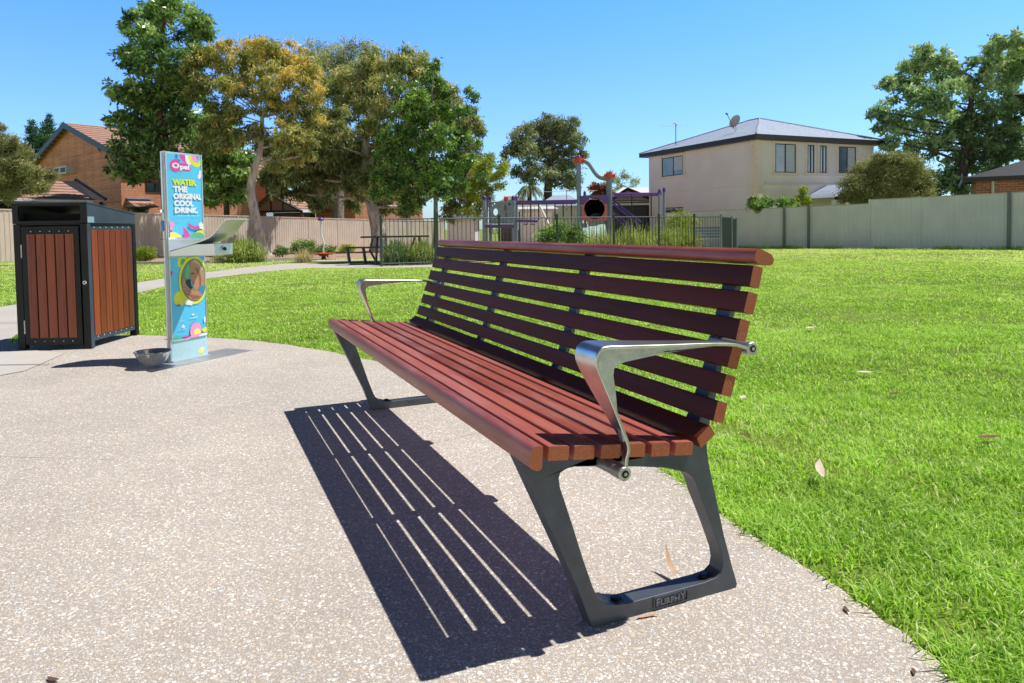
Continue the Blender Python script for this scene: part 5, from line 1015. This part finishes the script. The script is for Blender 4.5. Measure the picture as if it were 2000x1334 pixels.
# carport gable
cq = at(548, 450, 44.0); cpn = empty('carport', (cq[0], cq[1], -.29)); tag(cpn, 'carport with a mauve gable and lattice screen behind the white trunked gum', 'carport'); s = 44.0/FPX
zz = lambda py: at(548, py, 44.0)[2]+.29
xg = lambda px: (px-548)*s
mb = MB(); mb.add([(xg(503), 0, zz(411)), (xg(586), .0, zz(411)), (xg(533), 0, zz(381))], [(0, 1, 2)]); gb_ = mb.build('gable', 'mauve', cpn)
mb = MB()
for q in (531, 554): mb.box(xg(q)-.04, xg(q)+.04, -.04, -.002, zz(411), zz(384 if q == 531 else 393))
mb.build('gable_batten', 'frame', gb_)
mb = MB(); mb.add([(xg(533), -.3, zz(379)), (xg(590), -.3, zz(411)), (xg(632), 5, zz(413)), (xg(585), 5, zz(385))], [(0, 1, 2, 3)]); mb.add([(xg(533), -.3, zz(379)), (xg(496), -.3, zz(410)), (xg(510), 5, zz(410)), (xg(560), 5, zz(381))], [(0, 3, 2, 1)]); mb.build('roof', 'tiles', cpn)
mb = MB(); mb.tube([(xg(496), -.32, zz(410)), (xg(533), -.32, zz(379)), (xg(590), -.32, zz(411))], .09, 4); mb.box(xg(500), xg(592), -.1, -.0, zz(415), zz(411)); mb.build('barge_board', 'frame', cpn)
mb = MB()
for k_ in range(24):
    x = xg(504)+k_*.13
    for sg in (-1, 1): mb.tube([(x, -.05+.02*sg, zz(428)), (x+sg*.35, -.05+.02*sg, zz(415))], .014, 4)
mb.build('lattice', 'lattice', cpn)
for q in (503, 590):
    mb = MB(); mb.box(xg(q)-.07, xg(q)+.07, -.07, .07, 0, zz(413)); mb.build('post', 'frame', cpn)
mb = MB(); mb.box(xg(503), xg(590), 3, 3.1, 0, zz(413)); mb.build('back_wall', 'fascia', cpn)
# roofs behind the playground
def low_house(name, label, D, pts_e, pts_r, wallm, roofm, eave_y, cat='house', gable=None):
    c = at((pts_e[0]+pts_e[1])/2, 445, D); root = empty(name, (c[0], c[1], -.33)); tag(root, label, cat); s = D/FPX; cx = (pts_e[0]+pts_e[1])/2
    z = lambda py: at(cx, py, D)[2]+.33; x = lambda p: (p-cx)*s; dp_ = 7.0; k2 = (D+dp_/2)/D
    xe0, xe1 = x(pts_e[0]), x(pts_e[1]); xr0, xr1 = x(pts_r[0])*k2, x(pts_r[1])*k2; ze = z(eave_y); zr = (at(cx, pts_r[2], D+dp_/2)[2])+.33
    mb = MB(); mb.add([(xe0, 0, ze), (xe1, 0, ze), (xr1, dp_/2, zr), (xr0, dp_/2, zr), (xe0, dp_, ze), (xe1, dp_, ze)], [(0, 1, 2, 3), (1, 5, 2), (0, 3, 4), (5, 4, 3, 2)]); rf2 = mb.build('roof', roofm, root)
    mb = MB(); mb.box(xe0, xe1, -.03, .02, ze-.16, ze-.01); mb.build('fascia', 'acwhite' if wallm != 'mauve' else 'fascia', rf2)
    mb = MB(); mb.box(xe0+.4, xe1-.4, .5, dp_-.5, 0, ze-.02); mb.build('wall', wallm, root); return root, x, z
low_house('neighbour_house', 'low house with a blue grey hip roof behind the monkey bars', 52, (1046, 1150), (1088, 1118, 381), 'render', 'steelroof', 402)
low_house('neighbour_house', 'small house with a brown grey roof behind the left playground panel', 56, (968, 1052), (996, 1012, 383), 'mauve', 'tilesb', 396)
root, x, z = low_house('shed', 'pale blue white garage behind the swing frame', 44, (1006, 1092), (1014, 1084, 403), 'white', 'white', 408, 'shed')
low_house('neighbour_house', 'house with a white steel roof beside the cream house', 58, (1196, 1300), (1230, 1290, 366), 'render', 'white', 382)
low_house('shed', 'white shed roof seen through the fence behind the young tree', 40, (858, 940), (870, 930, 417), 'white', 'steelroof', 426, 'shed')
q = at(1235, 450, 47); gz2 = empty('gable_house', (q[0], q[1], -.32)); tag(gz2, 'tan tiled house with a dark edged gable behind the purple rails', 'house'); s = 47/FPX; x = lambda p: (p-1235)*s; z = lambda py: at(1235, py, 47)[2]+.32
mb = MB(); mb.add([(x(1190), 0, z(394)), (x(1282), 0, z(394)), (x(1226), 0, z(371))], [(0, 1, 2)]); mb.build('gable', 'tilesb', gz2)
mb = MB(); mb.tube([(x(1188), -.1, z(393)), (x(1226), -.1, z(369)), (x(1284), -.1, z(394))], .11, 4); mb.build('barge_board', 'fascia', gz2)
mb = MB(); mb.add([(x(1188), -.1, z(393)), (x(1226), -.1, z(369)), (x(1236), 6, z(372)), (x(1200), 6, z(392))], [(0, 1, 2, 3)]); mb.add([(x(1284), -.1, z(393)), (x(1226), -.1, z(369)), (x(1236), 6, z(372)), (x(1290), 6, z(392))], [(0, 3, 2, 1)]); mb.build('roof', 'steelroof', gz2)
mb = MB(); mb.box(x(1194), x(1280), .2, 5, 0, z(394)-.01); mb.build('wall', 'fascia', gz2)
mb = MB(); mb.box(x(1186), x(1286), -.3, -.02, z(401), z(397)); mb.build('gutter', 'acwhite', gz2)
# far right brick house
q = at(1905, 436, 33); fr_ = empty('brick_house', (q[0], q[1], -.1), R(-31)); tag(fr_, 'red brown brick house with a dark roof at the right edge behind the fence', 'house'); zE = at(1905, 347, 33)[2]+.1
mb = MB(); mb.box(0, 7, 0, 6, 0, zE); mb.build('wall', 'brick2', fr_)
mb = MB(); mb.add([(-.5, -.5, zE-.02), (7.5, -.5, zE-.02), (7.5, 6.5, zE-.02), (-.5, 6.5, zE-.02), (3.2, 3, zE+1.25), (4.0, 3, zE+1.25)], [(0, 1, 5, 4), (1, 2, 5), (2, 3, 4, 5), (3, 0, 4)]); r_ = mb.build('roof', 'darktile', fr_)
mb = MB(); mb.box(-.55, 7.5, -.55, -.47, zE-.2, zE); mb.box(-.55, -.5, -.47, 6.5, zE-.2, zE); mb.build('fascia', 'fascia', r_)
mb = MB(); mb.tube([(.65, -.06, 0), (.65, -.06, zE-.1)], .06, 8); mb.build('downpipe', 'acwhite', fr_)
q = at(1980, 185, 36); mb = MB(); mb.add([(q[0], q[1], q[2]), (q[0]+5, q[1]+.5, q[2]+.35), (q[0]+5, q[1]+3, q[2]+1.2), (q[0]+.6, q[1]+.4, q[2]-.14), (q[0]+5, q[1]+.6, q[2]-.1)], [(0, 1, 2), (0, 3, 4, 1)]); mb.box(q[0]+4.5, q[0]+8, q[1]+1, q[1]+5, -.1, q[2]-.1, 1)
tag(mb.build('upper_storey_roof', ['fascia', 'brick2']), 'dark eave corner of a taller house at the top right edge', 'house')

# ------------------------------------------------------------------ playground
PD = 27.0
pg0 = at(1050, 480, PD); pg = empty('play_structure', (pg0[0], pg0[1], float(gz(pg0[0], pg0[1])))); tag(pg, 'purple and steel blue climbing frame with monkey bars and a tube slide', 'play equipment')
def L3(px, py, dd=0.0):
    q = at(px, py, PD+dd); return np.array([q[0]-pg0[0], q[1]-pg0[1], q[2]-pg.location[2]])
def ppost(px, pytop, dd, r=.055, cap='purple', mat='blue'):
    a = L3(px, pytop, dd); mb = MB(); mb.tube([(a[0], a[1], 0), (a[0], a[1], a[2])], r, 12); o = mb.build('post', mat, pg, smooth=50)
    mb = MB(); mb.tube([(a[0], a[1], a[2]-.02), (a[0], a[1], a[2]+.10), (a[0], a[1], a[2]+.16)], [r*1.15, r*1.1, r*.3], 12); mb.build('cap', cap, o, smooth=50); return a
for px, dd in ((946, 0), (957, 1.2), (1003, 0), (1008, 1.2)): ppost(px, 390, dd, .075 if dd == 0 else .06)
ppost(1130, 311, 0, .085); ppost(1187, 345, .8, .06); ppost(1192, 342, 0, .07); ppost(1288, 377, 0, .055); ppost(1297, 374, .9, .055); ppost(1142, 381, 1.2, .05)
for (px, py) in ((1130, 313), (1190, 343)):
    a = L3(px, py); mb = MB(); mb.tube([a+np.array([-.20, 0, 0]), a+np.array([.22, 0, 0])], .07, 8); mb.tube([a+np.array([0, 0, -.12]), a+np.array([0, 0, .12])], .12, 10); mb.build('clamp', 'red', pg, smooth=50)
cv = [(1132, 312), (1141, 313), (1150, 319), (1158, 331), (1166, 341), (1176, 346), (1190, 347)]
for dd in (0, .45):
    mb = MB(); mb.tube(smoothline([L3(a, b_+(3 if dd else 0), dd) for a, b_ in cv], 4), .055, 8); mb.build('curved_rail', 'blue', pg, smooth=50)
pts = smoothline([L3(a, b_, .2) for a, b_ in cv], 4)
mb = MB()
for i in range(len(pts)-1):
    a, b_ = pts[i], pts[i+1]; mb.add([a+(0, -.15, .02), b_+(0, -.15, .02), b_+(0, .2, -.10), a+(0, .2, -.10)], [(0, 1, 2, 3)])
mb.build('curved_panel', 'blue', pg, smooth=50)
# left panel with cut-outs
def panel(name, poly, holes, mat, dd, th=.03):
    mb = MB(); mb.plate(poly, holes, lambda t, p: tuple(L3(p[0], p[1], dd)+np.array([0, t, 0])), 0, th); return mb.build(name, mat, pg, fix=True)
circ = lambda cx, cy, rx, ry, n=14: [(cx+rx*math.cos(2*PI*i/n), cy+ry*math.sin(2*PI*i/n)) for i in range(n)]
panel('play_panel', [(956, 394), (985, 393), (1002, 389), (1002, 436), (956, 436)], [circ(968, 414, 4.5, 7), circ(987, 406, 2.5, 7), circ(995, 399, 1.8, 3), circ(962, 401, 1.2, 1.5), circ(966, 398, 1.2, 1.5), circ(989, 421, 1.5, 7)], 'blue', -.05)
mb = MB(); a = L3(988, 388); mb.tube([a+(-.08, 0, 0), a+(.08, 0, 0)], .09, 10); mb.build('clamp', 'red', pg, smooth=50)
panel('side_panel', [(1000, 394), (1009, 391), (1009, 438), (1000, 438)], [], 'blue', .6)
def beam(name, p, q, mat, r=.04, dd=0, dd2=None): mb = MB(); mb.tube([L3(*p, dd), L3(*q, dd if dd2 is None else dd2)], r, 8); return mb.build(name, mat, pg, smooth=50)
for z_ in (396, 414, 428): beam('frame_bar', (956, z_), (957, z_+10), 'purple', .02, -.1)
mb = MB(); a = L3(948, 440); b_ = L3(1003, 440); mb.obox(a+(0, -.1, -.10), b_-a, (0, 1.3, 0), (0, 0, .12)); mb.build('deck', 'purple', pg, fix=True)
mb = MB(); mb.obox(a+(0, -.12, .03), b_-a, (0, .1, 0), (0, 0, .05)); mb.build('deck_edge', 'acwhite', pg, fix=True)
mb = MB(); a = L3(1010, 396); b_ = L3(1130, 394); mb.obox(a+(0, 0, -.05), b_-a, (0, .06, 0), (0, 0, .13)); mb.obox(a+(0, 1.1, -.05), b_-a, (0, .06, 0), (0, 0, .11)); mb.build('overhead_beam', 'purple', pg, fix=True)
for px in (1021, 1036, 1052, 1068, 1084, 1100, 1116): beam('hanging_bar', (px, 397), (px, 430), 'bolt', .022, .5)
beam('lower_beam', (1010, 431), (1050, 432), 'purple', .05, .3)
mb = MB()
for px in (955, 962, 970, 984, 999): mb.tube([L3(px, 442, .6), L3(px+1, 456, .6), L3(px+4, 457, .6)], .02, 6)
mb.build('step_rungs', 'purple', pg)
# tube entrance
ring = circ(1161, 408, 21, 20.5, 28)
panel('tube_panel', roundpoly([(1137, 390), (1186, 390), (1187, 428), (1183, 431), (1139, 431), (1135, 428)], 1.5, 3), [circ(1161, 408, 20.2, 19.8, 28)], 'coral', -.10)
panel('tube_header', roundpoly([(1134, 400), (1135, 383), (1140, 381.5), (1184, 380.5), (1187, 382), (1188, 398), (1181, 399), (1176, 391), (1166, 387), (1154, 387), (1146, 391), (1140, 400)], 1.2, 2), [], 'purple', -.13, .03)
mb = MB(); c0 = L3(1161, 408, -.08); vs = []
for i in range(7):
    for j in range(28):
        t = 2*PI*j/28; k_ = i/6; vs.append(c0+np.array([.395*math.cos(t)+.35*k_*k_, .02+2.0*k_, .385*math.sin(t)-.5*k_*k_]))
mb.add(vs, [(i*28+j, i*28+(j+1) % 28, (i+1)*28+(j+1) % 28, (i+1)*28+j) for i in range(6) for j in range(28)]+[tuple(6*28+j for j in range(28))]); mb.build('tube', 'navy', pg, smooth=60)
mb = MB()
for (xa, xb, ya, yb) in ((1151, 1166, 432, 478), (1168, 1180, 432, 478), (1137, 1146, 436, 470)):
    a = L3(xa, ya); b_ = L3(xb, ya); c_2 = L3(xb+3, yb); d_ = L3(xa-4, yb); mb.add([a, b_, c_2+(0, -1.0, 0), d_+(0, -1.0, 0)], [(0, 1, 2, 3)])
mb.build('slide', 'teal', pg)
beam('handrail', (1197, 379), (1292, 378), 'purple', .045); beam('handrail', (1197, 384), (1292, 381), 'purple', .03, .9)
for a_, b_ in (((1196, 389), (1252, 434)), ((1197, 397), (1250, 440)), ((1196, 412), (1236, 444)), ((1196, 420), (1233, 450))): beam('stair_rail', a_, b_, 'purple', .035)
for px, y0_ in ((1234, 380), (1272, 380), (1200, 385)): beam('upright', (px, y0_), (px, 425), 'bolt', .022, .4)
# swing frame
sw0 = at(1040, 470, 33); swf = empty('swing_frame', (sw0[0], sw0[1], float(gz(sw0[0], sw0[1])))); tag(swf, 'white tubular swing frame behind the monkey bars', 'swing')
S3 = lambda px, py, dd=0: (lambda q: np.array([q[0]-sw0[0], q[1]-sw0[1], q[2]-swf.location[2]]))(at(px, py, 33+dd))
mb = MB(); mb.tube([S3(1010, 402), S3(1054, 401)], .05, 8); mb.build('top_bar', 'white', swf, smooth=50)
for a_, b_, dd in (((1054, 401), (1078, 450), -1), ((1054, 401), (1064, 448), 1), ((1010, 402), (1003, 450), -1), ((1010, 402), (1012, 448), 1)):
    mb = MB(); mb.tube([S3(*a_), S3(*b_, dd)], .045, 8); mb.build('leg', 'white', swf, smooth=50)
for px in (1024, 1038):
    mb = MB(); mb.tube([S3(px, 402), S3(px, 438)], .012, 5); mb.tube([S3(px+6, 402), S3(px+6, 438)], .012, 5); mb.obox(S3(px-1, 439)+(0, -.1, 0), S3(px+7, 439)-S3(px-1, 439), (0, .2, 0), (0, 0, .04)); mb.build('swing_seat', 'bolt', swf, fix=True)
# seat behind the corner of the playground fence
q = at(1385, 484, 24.2); sb = empty('slatted_seat', (q[0], q[1], float(gz(q[0], q[1]))), R(-8)); tag(sb, 'dark slatted bench seat inside the playground fence corner', 'bench')
for k_ in range(4):
    mb = MB(); mb.box(-.6, .6, .25+.02*k_, .275+.02*k_, .50+.10*k_, .57+.10*k_); mb.build('back_slat', 'blue', sb)
for k_ in range(4):
    mb = MB(); mb.box(-.6, .6, -.22+.11*k_, -.13+.11*k_, .42, .45); mb.build('seat_slat', 'blue', sb)
for x_ in (-.5, .5):
    mb = MB(); mb.box(x_-.025, x_+.025, -.2, -.15, -.02, .42); mb.box(x_-.025, x_+.025, .20, .25, -.02, .85); mb.box(x_-.025, x_+.025, -.15, .2, .38, .415); mb.build('leg', 'bolt', sb)

# spinner pole
sp_ = at(632, 506, 22.5); spn = empty('spinner', (sp_[0], sp_[1], float(gz(sp_[0], sp_[1])))); tag(spn, 'standing spinner with bent silver pole, purple knob and orange red footplate', 'play equipment')
s = 22.5/FPX
mb = MB(); mb.lathe([(.10, 0), (.10, .02), (.07, .03), (.07, .10), (.05, .12)], 20); mb.build('base', 'bolt', spn, smooth=40)
mb = MB(); mb.lathe([(.0, .10), (.10, .11), (.18, .15), (.36, .19), (.36, .205), (.12, .215), (.05, .235), (.0, .24)], 28); mb.build('footplate', 'orange', spn, smooth=40)
mb = MB(); mb.tube(smoothline([(0, 0, .22), (0, 0, .34), (.02, 0, .50), (-.03, 0, .72), (-.065, 0, .88), (-.05, 0, 1.12), (-.055, 0, 1.24)], 4), .028, 10); mb.build('pole', 'white', spn, smooth=50)
mb = MB(); mb.tube([(-.055, 0, 1.22), (-.055, 0, 1.26), (-.055, 0, 1.30), (-.055, 0, 1.34)], [.05, .11, .10, .02], 14); mb.build('knob', 'purple', spn, smooth=50)
# picnic table set
tb = at(728, 518, 18.3); tbl = empty('picnic_table', (tb[0], tb[1], .004), R(8)); tag(tbl, 'dark picnic table partly behind the playground fence post', 'table')
mb = MB()
for k_ in range(6): mb.box(-.27, 1.45, -.36+.12*k_, -.255+.12*k_, .68, .72)
mb.build('tabletop', 'table', tbl)
for x_ in (.08, 1.15):
    for sgn in (-1, 1):
        mb = MB(); mb.tube([(x_+.06*sgn, .0, .68), (x_+.10*sgn-.06, -.28*sgn, .35), (x_+.02, -.30*sgn, 0)], .03, 4); mb.build('leg', 'casting', tbl)
    mb = MB(); mb.box(x_-.03, x_+.03, -.3, .3, 0, .035); mb.build('foot_bar', 'casting', tbl)
bb = at(690, 518, 18.1); bbo = empty('picnic_bench', (bb[0], bb[1], .004), R(8)); tag(bbo, 'small dark bench seat at the left end of the picnic table', 'bench')
mb = MB()
for k_ in range(3): mb.box(-.20, .95, -.18+.125*k_, -.07+.125*k_, .42, .455)
mb.build('seat', 'table', bbo)
for x_ in (-.10, .30, .85):
    mb = MB(); mb.tube([(x_-.05, 0, .42), (x_, -.02, .03)], .026, 4); mb.tube([(x_-.03, .12, .42), (x_+.02, .14, .02)], .022, 4); mb.build('leg', 'casting', bbo)
mb = MB(); mb.box(-.08, .32, -.03, .03, 0.004, .03); mb.build('foot_bar', 'casting', bbo)

# ------------------------------------------------------------------ fallen leaves
def leaf(x, y, z, L, W, az, mat, label, curl=.3, pitch=0.1, group=None, hover=0):
    n = 9; mb = MB(); vs = []
    for i in range(n):
        t = i/(n-1); w = W*.5*math.sin(PI*min(.999, max(.02, t))**.9)+.0005; zc = .5*curl*L*(t-.5)**2*2+pitch*L*t; sx_ = .12*L*math.sin(t*2.5)
        vs += [(L*(t-.5), -w+sx_, zc+.15*w), (L*(t-.5), sx_, zc), (L*(t-.5), w+sx_, zc+.2*w)]
    mb.add(vs, [(3*i+j, 3*i+j+3, 3*i+j+4, 3*i+j+1) for i in range(n-1) for j in range(2)]); o = mb.build('fallen_leaf', mat, smooth=60); o.location = (x, y, z); o.rotation_euler = (0, 0, az); tag(o, label, 'leaf', group); return o
leaf(.395, 1.74, .012, .085, .014, R(100), 'dryleaf', 'curled tan gum leaf standing on the paving behind the near bench foot', 1.2, .55)
leaf(1.04, 2.37, .040, .085, .027, R(70), 'palel', 'large pale dry leaf lying on the lawn right of the bench', .1, .42)
leaf(.293, 1.555, .011, .055, .010, R(10), 'dryleaf', 'small pinkish leaf sliver under the edge of the near bench foot', .1, 0)
leaf(2.42, 5.73, .035, .10, .05, R(10), 'palel', 'pale leaf on the lawn level with the upper bench slats', .2)
leaf(1.996, 4.0, .035, .09, .045, R(-20), 'palel', 'pale pink leaf on the lawn right of the armrest end', .3, .02)
leaf(1.888, 3.49, .035, .07, .035, R(20), 'darkl', 'small brown leaf on the lawn below the pale pink one', .3, .02)
leaf(1.13, 3.46, .035, .05, .03, R(50), 'palel', 'tiny white leaf on the lawn beside the lower back slats', .2)
leaf(.69, 2.03, .012, .05, .018, R(-30), 'darkl', 'brown leaf at the lawn edge just right of the bench leg', .2)
for (px, py, m_, lb, L_) in ((1935, 866, 'darkl', 'dark curled leaf in the grass near the right edge', .10), (1455, 862, 'darkl', 'dark leaf in the grass right of the rear bench leg', .07), (1655, 1188, 'darkl', 'rust coloured leaf on the paving edge under overhanging grass', .028), (1782, 1308, 'darkl', 'dark seed pod on the paving at the lower right', .022), (105, 1322, 'darkl', 'dark twig piece on the paving at the lower left corner', .03)):
    d = ray(px, py); t_ = (-CAM_H+.015)/d[2]; P = np.array([0, 0, CAM_H])+d*t_; on = inpoly(np.array([P[0]]), np.array([P[1]]), PLAZA)[0]
    leaf(P[0], P[1], .012 if on else .036, L_, L_*.32, random.uniform(0, 6), m_, lb, .2, .02)

# ------------------------------------------------------------------ light
Xd = np.array([math.cos(BYAW), math.sin(BYAW)]); Yd = np.array([-math.sin(BYAW), math.cos(BYAW)])
hs = np.array([.508, .075]); sunv = Vector((hs[0], hs[1], 1.0)).normalized()
elev = math.asin(sunv.z); az = math.atan2(sunv.x, sunv.y)
sd2 = bpy.data.lights.new('sun', 'SUN'); sd2.energy = 5.0; sd2.angle = R(.53); sd2.color = (1.0, .955, .885)
sun = bpy.data.objects.new('sun', sd2); COL.objects.link(sun); sun.rotation_euler = (-sunv).to_track_quat('-Z', 'Y').to_euler(); sun.location = (3, 0, 8)
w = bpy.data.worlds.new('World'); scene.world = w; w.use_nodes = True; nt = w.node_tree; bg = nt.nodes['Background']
sk = nt.nodes.new('ShaderNodeTexSky'); sk.sky_type = 'NISHITA'; sk.sun_disc = False; sk.sun_elevation = elev; sk.sun_rotation = az; sk.air_density = 1.0; sk.dust_density = .6; sk.ozone_density = 1.6
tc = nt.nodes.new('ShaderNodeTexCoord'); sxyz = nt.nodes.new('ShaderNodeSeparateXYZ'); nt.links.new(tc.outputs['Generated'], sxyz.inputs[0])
rp = ramp(nt, [(0.0, (.58, .76, 1.0)), (.06, (.54, .76, 1.05)), (.16, (.52, .80, 1.3)), (.315, (.41, .84, 1.6)), (.35, (.08, .13, .22)), (1.0, (.035, .05, .08))])  # sky tint by height, dimmed overhead to deepen ground shadows
rb_ = ramp(nt, [(0.0, (2.1, 1.95, 2.0)), (.09, (1.6, 1.5, 1.55)), (.17, (.30, .29, .33)), (.35, (.07, .08, .11)), (1.0, (.04, .05, .08))])  # added bright low band behind the camera, fill for faces turned to it
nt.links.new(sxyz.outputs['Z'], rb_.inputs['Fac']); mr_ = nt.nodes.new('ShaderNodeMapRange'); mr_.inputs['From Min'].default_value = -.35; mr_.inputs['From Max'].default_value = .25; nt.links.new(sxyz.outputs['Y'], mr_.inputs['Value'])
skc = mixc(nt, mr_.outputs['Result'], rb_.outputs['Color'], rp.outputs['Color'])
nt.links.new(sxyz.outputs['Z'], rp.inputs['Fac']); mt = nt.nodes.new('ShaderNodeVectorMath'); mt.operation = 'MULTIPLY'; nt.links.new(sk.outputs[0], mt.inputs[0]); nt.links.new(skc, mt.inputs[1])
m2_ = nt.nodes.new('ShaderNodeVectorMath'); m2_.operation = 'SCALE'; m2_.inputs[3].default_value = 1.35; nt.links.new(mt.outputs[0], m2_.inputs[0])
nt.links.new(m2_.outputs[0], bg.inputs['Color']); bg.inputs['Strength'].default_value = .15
scene.view_settings.view_transform = 'Standard'; scene.view_settings.look = 'None'; scene.view_settings.exposure = 0; scene.view_settings.gamma = 1
scene.cycles.max_bounces = 6; scene.cycles.transparent_max_bounces = 6
try: scene.cycles.use_denoising = True
except Exception: pass
